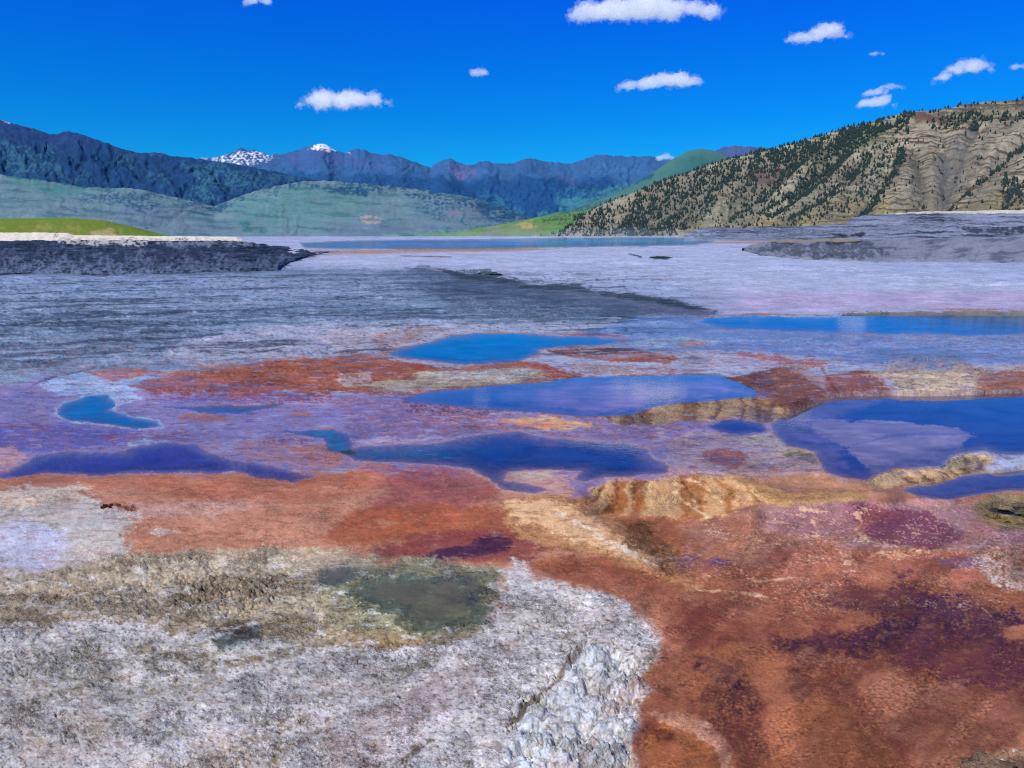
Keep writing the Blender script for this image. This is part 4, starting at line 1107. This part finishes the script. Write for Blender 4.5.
# the bare mountain on the right --------------------------------------
TOPE = [(520, 236), (545, 230), (560, 224), (575, 218), (590, 211), (605, 204), (625, 196), (650, 186), (680, 175), (705, 166), (730, 158.5), (755, 152), (770, 149.5), (795, 143), (830, 132.5), (862, 124.5), (885, 118.5), (905, 112.5), (918, 110.5), (935, 110.5), (950, 107.5), (968, 104.5), (985, 101.5), (1000, 102), (1015, 100.5), (1040, 99), (1150, 92), (1444, 96)]
GULLY = [[(1030, 137), (1010, 152), (985, 173), (962, 193), (944, 211)], [(902, 152), (893, 168), (880, 188), (862, 212)], [(1030, 178), (1012, 186), (1004, 205)], [(870, 150), (850, 172), (820, 196), (790, 212)],
         [(845, 150), (815, 180), (770, 212)], [(944, 128), (946, 160), (943, 208)], [(975, 128), (958, 165), (946, 200)], [(915, 150), (922, 180), (926, 205)], [(830, 160), (800, 185), (765, 205)], [(800, 160), (765, 190), (730, 215)]]


def p_everts(A):
    A.c[:] = alb((158, 156, 142))
    A.poly((150, 144, 136), [(900, 120), (1444, 120), (1444, 215), (944, 212), (900, 180)], 12, 12, .8)
    A.poly((148, 138, 100), [(790, 212), (880, 196), (950, 205), (1000, 190), (1040, 200), (1040, 225), (700, 232)], 10, 12, .8)
    A.poly((98, 118, 92), [(600, 232), (650, 222), (700, 205), (740, 200), (700, 225), (660, 236)], 5, 8, .7, tex=.6)
    A.poly((62, 88, 64), [(850, 128), (905, 114), (918, 118), (890, 140), (850, 148), (820, 160), (800, 160)], 8, 8, .8)
    A.poly((88, 92, 92), [(575, 222), (640, 196), (720, 166), (800, 146), (850, 132), (840, 160), (760, 190), (700, 222), (640, 236), (560, 236)], 10, 10, .55, tex=.6)
    # ledges of darker strata, nearly level
    st = fbm(A.px / 55 + 4, A.py / 1.7 + A.px * .012 , 61, 3, .6) * 1.2
    zone = sstep(760, 840, A.px)
    dark = np.array(alb((78, 66, 60)))
    k = (sstep(.05, .35, st) * (.35 + .6 * zone))[:, None]
    A.c += (dark - A.c) * k
    k = (sstep(.2, .5, -st) * .35)[:, None]
    A.c += (alb((170, 156, 130)) - A.c) * k
    A.f['dz'] += .9 * st
    q = A.px + .65 * A.py + 14 * A.w1
    rib = ridged(q / 46, A.py / 130 + 5, 77, 3)
    A.f['dz'] += 4.5 * (rib - .6) * sstep(.0, .25, A.s) * sstep(1, .8, A.s)
    kk = (sstep(.35, .75, 1 - rib) * .5)[:, None]
    A.c += (alb((96, 96, 96)) - A.c) * kk
    # rimrock
    A.poly((66, 62, 62), [(905, 114), (940, 113), (985, 104), (1444, 97), (1444, 110), (1024, 112), (985, 118), (950, 122), (930, 122)], 3, 5, .8, tex=.7)
    A.poly((104, 78, 76), [(908, 112), (935, 113), (945, 122), (915, 124)], 3, 4, .8)
    A.poly((140, 134, 112), [(950, 116), (1000, 108), (1444, 104), (1444, 109), (1000, 114)], 1.5, 3, .7, tex=.7)
    A.poly((92, 76, 82), [(745, 172), (790, 170), (786, 180), (744, 180)], 3, 5, .8, tex=.7)
    for a_, b_ in (((985, 122), (1444, 118)), ((950, 128), (1010, 124)), ((900, 148), (980, 146)), ((820, 176), (880, 172)), ((960, 196), (1060, 190)), ((720, 196), (800, 192))):
        A.stroke((74, 66, 62), [a_, ((a_[0] + b_[0]) / 2, (a_[1] + b_[1]) / 2 + 1), b_], .7, .8, 1.5, .8, tex=.65)
    for g_ in GULLY:
        A.stroke((80, 84, 84), g_, 2.0, 3.0, 3, .75, tex=.8)
        m, d = A.line(g_, 16)
        A.f['dz'][m] -= 4.5 * sstep(-14, 0, d)
    A.poly((92, 96, 104), [(944, 140), (975, 128), (970, 150), (950, 190), (944, 205)], 4, 6, .6, tex=.7)
    A.poly((146, 140, 120), [(520, 238), (700, 229), (1444, 222), (1444, 238), (520, 240)], 3, 4, .5, tex=.7)
    mott(A, .12, .2, .24)


M_EV = slope_mat('bare_slope', .02, .7, 6)
pxE, sE, VE, AE = hill('mountain', 'bare banded tan mountain with conifers down its left flank', TOPE, [(520, 239), (1444, 239)], 1400, 2600, M_EV, p_everts, step=.8, nrow=190, amp=3.2, scale=42, jag=.7, noct=5)


# low banks nearer at hand
def p_rt(A):
    A.c[:] = alb((112, 124, 152))
    n = fbm(A.px / 60, A.py / 1.7, 33, 4, .6)
    k = (sstep(.1, .38, n) * .9)[:, None]
    A.c += (alb((38, 46, 68)) - A.c) * k
    k = (sstep(.05, .4, -n) * .75)[:, None]
    A.c += (alb((142, 150, 188)) - A.c) * k
    A.poly((60, 76, 84), [(700, 226), (800, 224), (840, 230), (800, 236), (690, 234)], 3, 6, .6, tex=.5)
    A.poly((200, 196, 190), [(880, 211), (950, 209), (1444, 208), (1444, 213.2), (950, 213.2), (880, 214)], .8, .6, .9)
    A.poly((20, 28, 42), [(832, 234), (865, 233), (860, 237), (836, 237)], 1.5, 2, .9, tex=.8)
    A.poly((24, 32, 48), [(960, 228), (1444, 228), (1444, 232), (970, 232)], 1.5, 2.5, .8, tex=.7)
    A.f['dz'] += .9 * n
    mott(A, .12, .14, .12)


hill('terrace', 'stepped grey travertine terrace below the bare mountain', [(684, 234), (700, 228), (716, 227), (740, 228.5), (760, 227), (800, 225.5), (846, 224), (852, 218), (862, 216), (880, 213.5), (930, 211.5), (1024, 210), (1444, 206)],
     [(684, 238.5), (760, 240.5), (1444, 240.5)], 330, 420, MT_TRAV, p_rt, step=1.0, nrow=60, amp=1.6, scale=18, jag=.5, back=.4)


def p_rt2(A):
    A.c[:] = alb((124, 132, 156))
    n = fbm(A.px / 34, A.py / 5 + A.px / 60, 35, 4, .6)
    k = (sstep(.1, .45, n) * .7)[:, None]
    A.c += (alb((70, 78, 100)) - A.c) * k
    k = (sstep(.1, .45, -n) * .6)[:, None]
    A.c += (alb((140, 142, 172)) - A.c) * k
    A.poly((52, 66, 78), [(744, 246), (780, 241), (860, 240), (880, 248), (900, 256), (800, 258), (760, 252)], 3, 5, .75, tex=.65)
    A.poly((150, 138, 104), [(770, 240), (860, 239), (860, 241.6), (770, 242)], .8, .8, .9)
    A.stroke((36, 48, 60), [(772, 243.4), (860, 242.6)], .9, .7, 1, .9)
    A.f['dz'] += 1.2 * n
    mott(A, .12, .12, .1)


hill('terrace', 'rounded grey travertine lobe at the right edge of the white flat', [(742, 249), (750, 244.5), (772, 240), (860, 239), (900, 239), (960, 237), (1040, 237), (1444, 236)],
     [(742, 250), (760, 255), (800, 259), (870, 262), (1444, 263)], 'ground', [(742, 155), (800, 180), (1444, 200)], MT_TRAV, p_rt2, step=1.0, nrow=50, dpow=2.0, amp=2.2, scale=26, jag=.4, back=.3)


def p_bank(A):
    A.c[:] = alb((44, 56, 82))
    n = fbm(A.px / 40, A.py / 1.5, 43, 4, .6)
    k = (sstep(.08, .4, n) * .95)[:, None]
    A.c += (alb((14, 20, 34)) - A.c) * k
    k = (sstep(.15, .5, -n) * .6)[:, None]
    A.c += (alb((86, 102, 138)) - A.c) * k
    A.poly((104, 118, 152), [(-420, 264), (60, 264), (140, 268), (260, 270), (200, 274), (-420, 276)], 2, 5, .6, tex=.5)
    A.poly((186, 190, 196), [(60, 241), (140, 240), (180, 243), (150, 244.5), (90, 243.5)], 1.2, 2, .85, tex=.55)
    A.poly((110, 124, 150), [(150, 243), (240, 240), (270, 245), (240, 248), (180, 246)], 1.5, 3, .8, tex=.5)
    A.poly((98, 114, 150), [(-420, 262), (280, 259), (300, 262), (280, 274), (-420, 279)], 3, 8, .45, tex=.6)
    A.poly((90, 104, 136), [(-420, 250), (120, 248), (240, 254), (100, 260), (-420, 260)], 3, 8, .3, tex=.4)
    A.f['dz'] += 1.4 * n
    mott(A, .14, .16, .16)


hill('bank', 'low bank of blackened weathered travertine on the left', [(-420, 240), (0, 241), (60, 240.5), (120, 240), (180, 240.5), (235, 241), (262, 244), (290, 247), (318, 249), (333, 250.4)],
     [(-420, 277), (0, 274), (30, 273), (60, 273), (100, 274), (200, 272.5), (278, 270), (286, 264), (310, 256), (333, 251)], 'ground', [(-420, 170), (200, 185), (286, 190), (333, 215)], MT_TRAV, p_bank, step=1.0, nrow=80, dpow=2.2, amp=1.6, scale=16, jag=.4, back=.5)


def p_white(A):
    A.c[:] = alb((226, 220, 212))
    A.poly((150, 150, 160), [(60, 239), (150, 238.5), (260, 239), (260, 243), (60, 243)], 1.2, 2, .7, tex=.5)
    mott(A, .05, .08, .08)


hill('terrace', 'thin chalk white terrace edge beneath the grassy knoll', [(-420, 229), (0, 232.5), (40, 232.5), (66, 233), (75, 235), (150, 236), (200, 236.3), (236, 237), (244, 239.5)],
     [(-420, 244), (244, 244)], 190, 240, MT_TRAV, p_white, step=1.0, nrow=24, amp=.7, scale=14, jag=.35, back=.3)


def p_knoll(A):
    A.c[:] = alb((112, 132, 46))
    A.poly((92, 120, 44), [(-420, 220), (60, 217), (120, 224), (170, 234), (100, 238), (60, 236), (0, 230)], 4, 7, .6, tex=.5)
    A.poly((150, 142, 84), [(0, 228), (60, 226), (110, 230), (120, 240), (60, 240)], 4, 6, .6, tex=.5)
    A.poly((178, 160, 116), [(92, 232), (108, 229), (118, 236), (96, 238)], 2.5, 3, .7)
    mott(A, .08, .08, .06)


hill('hill', 'low green grassy knoll beyond the white terrace edge', [(-420, 222), (-40, 219.5), (20, 218.3), (75, 218.2), (105, 220.5), (130, 226), (150, 231), (172, 236.6)],
     [(-420, 240), (172, 240)], 520, 700, slope_mat('meadow', .05, .35, 1.0), p_knoll, step=1.0, nrow=36, amp=.5, scale=40, jag=.25)

# valley floor far below, out to the horizon
vf = bpy.data.meshes.new('valley')
S9 = 60000
vf.from_pydata([(-S9, 620, -60), (S9, 620, -60), (S9, S9, -60), (-S9, S9, -60)], [], [(0, 1, 2, 3)])
mv = Mt('valley_floor')
nz = mv.noise(mv.n('ShaderNodeNewGeometry').outputs['Position'], .001, 8, .6)
mv.n('ShaderNodeOutputMaterial', {'Surface': mv.n('ShaderNodeBsdfPrincipled', {'Base Color': mv.mix((.05, .09, .06, 1), (.12, .15, .12, 1), nz), 'Roughness': .95}).outputs[0]})
vf.materials.append(mv.m)
link(bpy.data.objects.new('terrain', vf), 'structure', 'valley floor below the terrace')

# ------------------------------------------------------------------ conifers on the bare mountain
DEN = Land(*np.meshgrid(np.arange(520, 1445, 1.0), np.arange(96, 240, 1.0)), far=True)
DEN.field('d', .012)
DEN.poly(None, [(548, 236), (580, 216), (620, 198), (680, 175), (740, 156), (800, 142), (860, 126), (912, 111), (908, 124), (880, 136), (850, 150), (820, 168), (790, 178), (740, 200), (690, 228), (640, 240)], 3, 5, 1, tex=.7, d=.42)
DEN.poly(None, [(760, 160), (800, 144), (860, 126), (912, 112), (905, 130), (850, 145), (790, 172)], 3, 4, 1, d=1.0)
DEN.poly(None, [(700, 205), (760, 180), (840, 150), (905, 140), (870, 190), (800, 225), (690, 232)], 5, 9, .9, tex=.6, d=.18)
DEN.poly(None, [(745, 182), (790, 176), (770, 196), (720, 222), (690, 226)], 5, 7, .8, d=.10)
for g_ in GULLY[:5] + GULLY[8:]:
    DEN.stroke(None, g_, 2.4, 1.5, 3, 1, d=1.4)
DEN.poly(None, [(1005, 178), (1444, 170), (1444, 210), (1000, 210)], 4, 8, .9, tex=.6, d=.4)
DEN.poly(None, [(925, 122), (965, 114), (1000, 117), (960, 126), (930, 130)], 2, 4, 1, tex=.6, d=.7)
DEN.poly(None, [(985, 112), (1444, 104), (1444, 118), (990, 122)], 2, 3, 1, tex=.5, d=.5)
_q = DEN.px + .65 * DEN.py + 14 * DEN.w1
_rb = ridged(_q / 46, DEN.py / 130 + 5, 77, 3)
_rc = ridged((DEN.px + .8 * DEN.py) / 13, DEN.py / 40, 79, 2)
DEN.f['d'] *= np.clip(1.5 - 1.1 * sstep(.45, .8, _rb), 0, 1.2) * (.35 + 1.0 * sstep(.75, .4, _rc))
dmap = DEN.f['d'].reshape(144, 925)


def conifer_parts(seed, n_tier=5, seg=7):
    r = random.Random(seed)
    V, F = [], []
    hh = 1.0
    for k in range(n_tier):
        z0 = .10 + .80 * k / n_tier
        z1 = min(1.0, z0 + .36 * (1.0 - .35 * k / n_tier))
        rad = .27 * (1 - k / (n_tier + .3)) * r.uniform(.8, 1.2)
        b = len(V)
        for i in range(seg * 2):
            a = math.pi * i / seg + k
            q = rad * (1.0 if i % 2 == 0 else .5) * r.uniform(.75, 1.2)
            V.append((q * math.cos(a), q * math.sin(a), z0 + r.uniform(-.04, .03)))
        V.append((0, 0, z1))
        for i in range(seg * 2):
            F.append((b + i, b + (i + 1) % (seg * 2), b + seg * 2))
    b = len(V)
    for z in (-.12, .25):
        for i in range(4):
            a = math.pi / 2 * i
            V.append((.035 * math.cos(a), .035 * math.sin(a), z))
    for i in range(4):
        j = (i + 1) % 4
        F.append((b + i, b + j, b + 4 + j))
        F.append((b + i, b + 4 + j, b + 4 + i))
    return np.array(V), np.array(F)


mt = Mt('conifer_needles')  # needle green carries a bluish haze tint
oi = mt.n('ShaderNodeNewGeometry').outputs['Position']
nn = mt.noise(oi, .08, 4, .7)
mt.n('ShaderNodeOutputMaterial', {'Surface': mt.n('ShaderNodeBsdfPrincipled', {'Base Color': mt.mix((.016, .036, .042, 1), (.040, .075, .060, 1), nn), 'Roughness': .9, 'Specular IOR Level': .1}).outputs[0]})
protos = [conifer_parts(i) for i in range(4)]
pmesh = []
for v, f in protos:
    me = np_mesh('conifer', v, f, False)
    me.materials.append(mt.m)
    pmesh.append(me)
nr, ncE = VE.shape[:2]
pyE = AE.py.reshape(nr, ncE)


def crest_or_slope():
    out = []
    # along the crest
    for i in range(0, ncE):
        x = pxE[i]
        pr = .5 if 640 < x < 912 else (.28 if x >= 912 else .2)
        if random.random() < pr:
            out.append((x, VE[nr - 1 - random.randint(0, 3), i], 1))
    n = 0
    while n < 110000:
        i = random.randrange(ncE)
        # even spread over bearing height
        j = random.randrange(3, nr - 2)
        x, y = pxE[i], pyE[j, i]
        tall = (AE.py.reshape(nr, ncE)[0, i] - pyE[-1, i]) / 140.0
        n += 1
        if random.random() > tall + .05:
            continue
        d = dmap[int(min(143, max(0, y - 96))), int(min(924, max(0, x - 520)))]
        if random.random() < d * 1.0:
            out.append((x, VE[j, i], 0))
    return out


trees = crest_or_slope()
inview = [t for t in trees if 540 < t[0] < 1030]
sized = []
for t in trees:
    D = t[1][1]
    hpx = random.triangular(1.4, 5.2, 2.3) if not t[2] else random.triangular(1.6, 5.0, 2.6)
    sized.append((hpx, t, random.randrange(4), random.uniform(0, 6.28)))
vis = sorted([s for s in sized if 545 < s[1][0] < 1022], key=lambda s: -s[0])
indiv, rest = vis[:300], vis[300:] + [s for s in sized if not (545 < s[1][0] < 1022)]
for hp, (x, p, cr), k, rz in indiv:
    H = hp * p[1] / FPX
    o = bpy.data.objects.new('conifer_tree', pmesh[k])
    o.location = (p[0], p[1], p[2])
    wq = random.uniform(1.0, 1.5)
    o.scale = (H * wq, H * wq, H)
    o.rotation_euler = (0, 0, rz)
    link(o, None, 'dark conifer standing on the skyline crest of the bare mountain' if cr else 'small dark conifer on the flank of the bare banded mountain', 'tree',
         'conifers along the mountain crest' if cr else 'conifers scattered on the mountain flank')
Vs, Fs, off = [], [], 0
for hp, (x, p, cr), k, rz in rest:
    v, f = protos[k]
    H = hp * p[1] / FPX
    c_, s__ = math.cos(rz), math.sin(rz)
    q = np.stack([(v[:, 0] * c_ - v[:, 1] * s__) * H * 1.2, (v[:, 0] * s__ + v[:, 1] * c_) * H * 1.2, v[:, 2] * H], 1) + p
    Vs.append(q)
    Fs.append(f + off)
    off += len(v)
me = np_mesh('forest', np.concatenate(Vs), np.concatenate(Fs), False)
me.materials.append(mt.m)
link(bpy.data.objects.new('forest', me), 'stuff', 'conifer forest thinning across the bare banded mountain', 'forest')

# ------------------------------------------------------------------ clouds
cm_ = Mt('cloud_vapour')
vs = cm_.n('ShaderNodeVolumeScatter', {'Color': (1, 1, 1, 1), 'Density': .0075, 'Anisotropy': .2})
em = cm_.n('ShaderNodeEmission', {'Color': (.72, .80, 1.0, 1), 'Strength': .0017})  # added glow in place of light scattered many times inside the cloud
ad = cm_.n('ShaderNodeAddShader', {0: vs.outputs[0], 1: em.outputs[0]})
cm_.n('ShaderNodeOutputMaterial', {'Volume': ad.outputs[0]})


fr_ = Mt('cloud_fringe')
vf_ = fr_.n('ShaderNodeVolumeScatter', {'Color': (1, 1, 1, 1), 'Density': .0022, 'Anisotropy': .2})
ef_ = fr_.n('ShaderNodeEmission', {'Color': (.72, .80, 1.0, 1), 'Strength': .0006})  # weaker added glow, again for scattered light
af_ = fr_.n('ShaderNodeAddShader', {0: vf_.outputs[0], 1: ef_.outputs[0]})
fr_.n('ShaderNodeOutputMaterial', {'Volume': af_.outputs[0]})


def ico(sub):
    import bmesh
    bm = bmesh.new()
    bmesh.ops.create_icosphere(bm, subdivisions=sub, radius=1)
    v = np.array([x.co[:] for x in bm.verts])
    f = np.array([[q.index for q in x.verts] for x in bm.faces])
    bm.free()
    return v, f


ICV, ICF = ico(3)
DC = 9000.0


def cloud(label, blobs, seed, dens=1.0):
    """blobs: (px, py, rx px, ry px); merged into one remeshed body at DC"""
    r = random.Random(seed)
    Vc, Fc, o_ = [], [], 0
    u = DC / FPX
    for bx, by, rx, ry in blobs:
        n = max(5, int(10 * rx / max(ry, 1) / 2))
        for k in range(n):
            a = r.uniform(-1, 1)
            q = math.sqrt(max(0, 1 - a * a))
            rr = ry * r.uniform(.38, .72) * (.45 + .55 * q)
            X = bx + a * (rx - rr * .6)
            Y = by + ry * .45 - rr - r.uniform(0, 1) * max(0, ry * 1.45 * q - 2 * rr)
            tx, tz = sight(X, Y)
            c = np.array([tx * DC, DC + r.uniform(-1, 1) * ry * u * .8, CH + tz * DC])
            v = ICV * rr * u
            w_ = 1 + .28 * np.sin(ICV[:, :1] * 5 + k) * np.sin(ICV[:, 1:2] * 6 + k * 2) + .15 * np.sin(ICV[:, 2:3] * 11 + k * 3)
            v = v * w_ * np.array([1.25, 1.1, .85])
            Vc.append(v + c)
            Fc.append(ICF + o_)
            o_ += len(ICV)
    V_ = np.concatenate(Vc)
    cen = V_.mean(0)
    me = np_mesh('cloud', V_ - cen, np.concatenate(Fc))
    ob = bpy.data.objects.new('cloud', me)
    ob.location = cen
    link(ob, None, label, 'cloud')
    rm_ = ob.modifiers.new('body', 'REMESH')
    rm_.mode = 'VOXEL'
    rm_.voxel_size = 1.0 * u
    tx_ = bpy.data.textures.new('billow', 'CLOUDS')
    tx_.noise_scale = 5.5 * u
    tx_.noise_depth = 4
    dm = ob.modifiers.new('billow', 'DISPLACE')
    dm.texture = tx_
    dm.texture_coords = 'LOCAL'
    dm.strength = 8.0 * u * dens
    dm.mid_level = .52
    me.materials.append(cm_.m)
    mf = np_mesh('fringe', (V_ - cen), np.concatenate(Fc))
    of = bpy.data.objects.new('fringe', mf)
    of.parent = ob
    of.scale = (1.05, 1.1, 1.12)
    COL.objects.link(of)
    rf = of.modifiers.new('body', 'REMESH')
    rf.mode = 'VOXEL'
    rf.voxel_size = 1.0 * u
    tf = bpy.data.textures.new('tatters', 'CLOUDS')
    tf.noise_scale = 3.4 * u
    tf.noise_depth = 5
    df = of.modifiers.new('tatters', 'DISPLACE')
    df.texture = tf
    df.texture_coords = 'LOCAL'
    df.strength = 14.0 * u * dens
    df.mid_level = .5
    mf.materials.append(fr_.m)
    return ob


cloud('largest cloud, broad and white at the top edge of the sky', [(600, 16, 30, 13), (645, 12, 40, 16), (692, 12, 32, 11), (610, 8, 16, 10)], 1)
cloud('puffy white cloud with a grey underside left of centre', [(325, 103, 26, 12), (345, 100, 24, 10), (370, 101, 20, 10)], 2)
cloud('small round white cloud above the snowy peaks', [(478, 73, 11, 5.5)], 3, .6)
cloud('cloud fragment cut by the top edge of the sky at the left', [(256, 1, 15, 7)], 4, .8)
cloud('long low cloud below the largest one', [(640, 86, 22, 7), (670, 82, 30, 9)], 5, .8)
cloud('lens shaped cloud right of the largest one', [(805, 39, 18, 7), (828, 33, 22, 9)], 6, .8)
cloud('bright puff just above the bare mountain crest', [(875, 104, 19, 7), (882, 101, 10, 6)], 7, .7)
cloud('thin torn cloud strip above the bright puff', [(876, 93, 12, 4), (890, 88, 14, 3.5)], 8, .7)
cloud('white cloud with two lobes above the right crest', [(972, 69, 26, 8), (945, 78, 9, 5), (970, 65, 14, 6)], 9, .8)
cloud('small cloud at the right edge of the sky', [(1017, 67, 9, 3.5)], 10, .5)
cloud('faint wisp between the lens shaped cloud and the mountain', [(876, 54, 8, 2.6)], 11, .4)
cloud('tiny bright cloud peeking over the distant range', [(665, 158, 8, 5)], 12, .5)

# ------------------------------------------------------------------ steam drifting over the far lagoon
sm = Mt('steam_vapour')
sv = sm.n('ShaderNodeVolumeScatter', {'Color': (.9, .95, 1, 1), 'Density': .0013})
se = sm.n('ShaderNodeEmission', {'Color': (.45, .62, .95, 1), 'Strength': .0016})  # steam given a faint glow to stand for multiply scattered light
sm.n('ShaderNodeOutputMaterial', {'Volume': sm.n('ShaderNodeAddShader', {0: sv.outputs[0], 1: se.outputs[0]}).outputs[0]})
Vq, Fq, o_ = [], [], 0
for px_, w_, h_, D_ in ((470, 34, 3.0, 330), (520, 40, 3.6, 300), (575, 40, 4.0, 320), (625, 36, 4.4, 290), (665, 28, 3.6, 310), (700, 20, 2.6, 330)):
    tx, tz = sight(px_, 236)
    v = ICV * np.array([w_ * D_ / FPX, 26, h_])
    v = v * (1 + .2 * np.sin(ICV[:, :1] * 7 + px_) * np.sin(ICV[:, 1:2] * 5))
    Vq.append(v + np.array([tx * D_, D_, 1.6]))
    Fq.append(ICF + o_)
    o_ += len(ICV)
me = np_mesh('steam', np.concatenate(Vq), np.concatenate(Fq))
me.materials.append(sm.m)
link(bpy.data.objects.new('steam', me), 'stuff', 'thin steam drifting low over the far blue lagoon', 'steam')


# ------------------------------------------------------------------ loose rocks and shrubs
def lump_rock(label, px_, py_, wpx, hpx, lv, colr, seed, name='rock', cat='rock', group=None):
    tx, tz = sight(px_, py_)
    D_ = (CH - lv) / -tz
    u = D_ / FPX
    v = ICV.copy()
    n = fbm(v[:, 0] * 1.7 + seed * 3, v[:, 1] * 1.7 + v[:, 2] * 2.3, seed, 4, .6)
    n2 = cells(v[:, 0] * 2.6 + v[:, 2] * 1.3 + seed, v[:, 1] * 2.6 - v[:, 2], seed)
    v = v * (1 + .5 * n + .18 * (.5 - n2))[:, None]
    v = v * np.array([wpx / 2 * u, wpx / 2 * u * .8, hpx * u])
    v[:, 2] = np.maximum(v[:, 2], -.35 * hpx * u)
    me = np_mesh(name, v, ICF)
    c = np.tile(alb(colr), (len(v), 1)) * (1 + .8 * n)[:, None]
    attr(me, 'Col', np.clip(c, .01, .8))
    attr(me, 'crust', np.full(len(v), 1.0))
    attr(me, 'wet', np.zeros(len(v)))
    me.materials.append(MT_TRAV)
    ob = bpy.data.objects.new(name, me)
    ob.location = (tx * D_, D_, lv)
    link(ob, None, label, cat, group)


g_ = 'crusted rocks around the small dark pool at the right'
for i, (lb, a, b, w_, h_, c_) in enumerate((
        ('pale topped crusted rock at the back of the small dark pool', 1008, 501, 20, 3.5, (176, 160, 130)),
        ('olive crusted rock at the left tip of the small dark pool', 988, 503, 12, 3.5, (126, 118, 88)),
        ('low flat crusted rock inside the small dark pool', 1006, 508, 16, 2.5, (150, 138, 110)),
        ('broad tan rock along the near shore of the small dark pool', 1012, 520, 30, 4, (140, 122, 88)),
        ('small knobbly rock at the near left shore of the small dark pool', 992, 516, 12, 3, (128, 116, 84)),
        ('dark olive rock cut by the right edge beside the small dark pool', 1022, 513, 12, 4, (104, 100, 74)))):
    lump_rock(lb, a, b, w_, h_, -.30, c_, i + 3, group=g_)
lump_rock('low dark rock alone on the distant white flat', 660, 258, 22, 1.7, .2, (44, 60, 62), 12)
lump_rock('knobbly tan crust boulder at the bottom right corner', 990, 772, 60, 14, -.27, (160, 132, 112), 14)
lump_rock('dark broken crust fragment lying on the salmon flat at the left', 110, 506, 24, 2.0, -.05, (70, 40, 34), 15)
lump_rock('small dark rock at the back edge of the blackened tongue', 488, 274, 22, 2.5, .4, (64, 80, 90), 16)


def shrub(label, px_, py_, D_, wpx, hpx, seed):
    r = random.Random(seed)
    u = D_ / FPX
    V_, F_ = [], []
    for k in range(70):
        a, b, c = r.gauss(0, .34), r.gauss(0, .34), abs(r.gauss(.35, .28))
        q = .13
        t = len(V_)
        for j in range(3):
            V_.append(((a + r.uniform(-q, q)) * wpx * u, (b + r.uniform(-q, q)) * wpx * u, (c + r.uniform(-q, q)) * hpx * u))
        F_.append((t, t + 1, t + 2))
    me = np_mesh('shrub', np.array(V_), np.array(F_), False)
    me.materials.append(mt.m)
    tx, tz = sight(px_, py_)
    ob = bpy.data.objects.new('shrub', me)
    ob.location = (tx * D_, D_, CH + tz * D_)
    link(ob, None, label, 'shrub')


shrub('dark shrub standing on the chalk white terrace edge', 56, 237.5, 200, 4, 5, 1)
shrub('dark shrub low on the front slope of the grassy knoll', 117, 233.5, 560, 3.5, 3, 2)
shrub('dark shrub near the right end of the grassy knoll crest', 147, 229, 640, 3.5, 3, 3)
shrub('flat dark shrub at the right end of the chalk white edge', 180, 240, 185, 9, 3, 4)
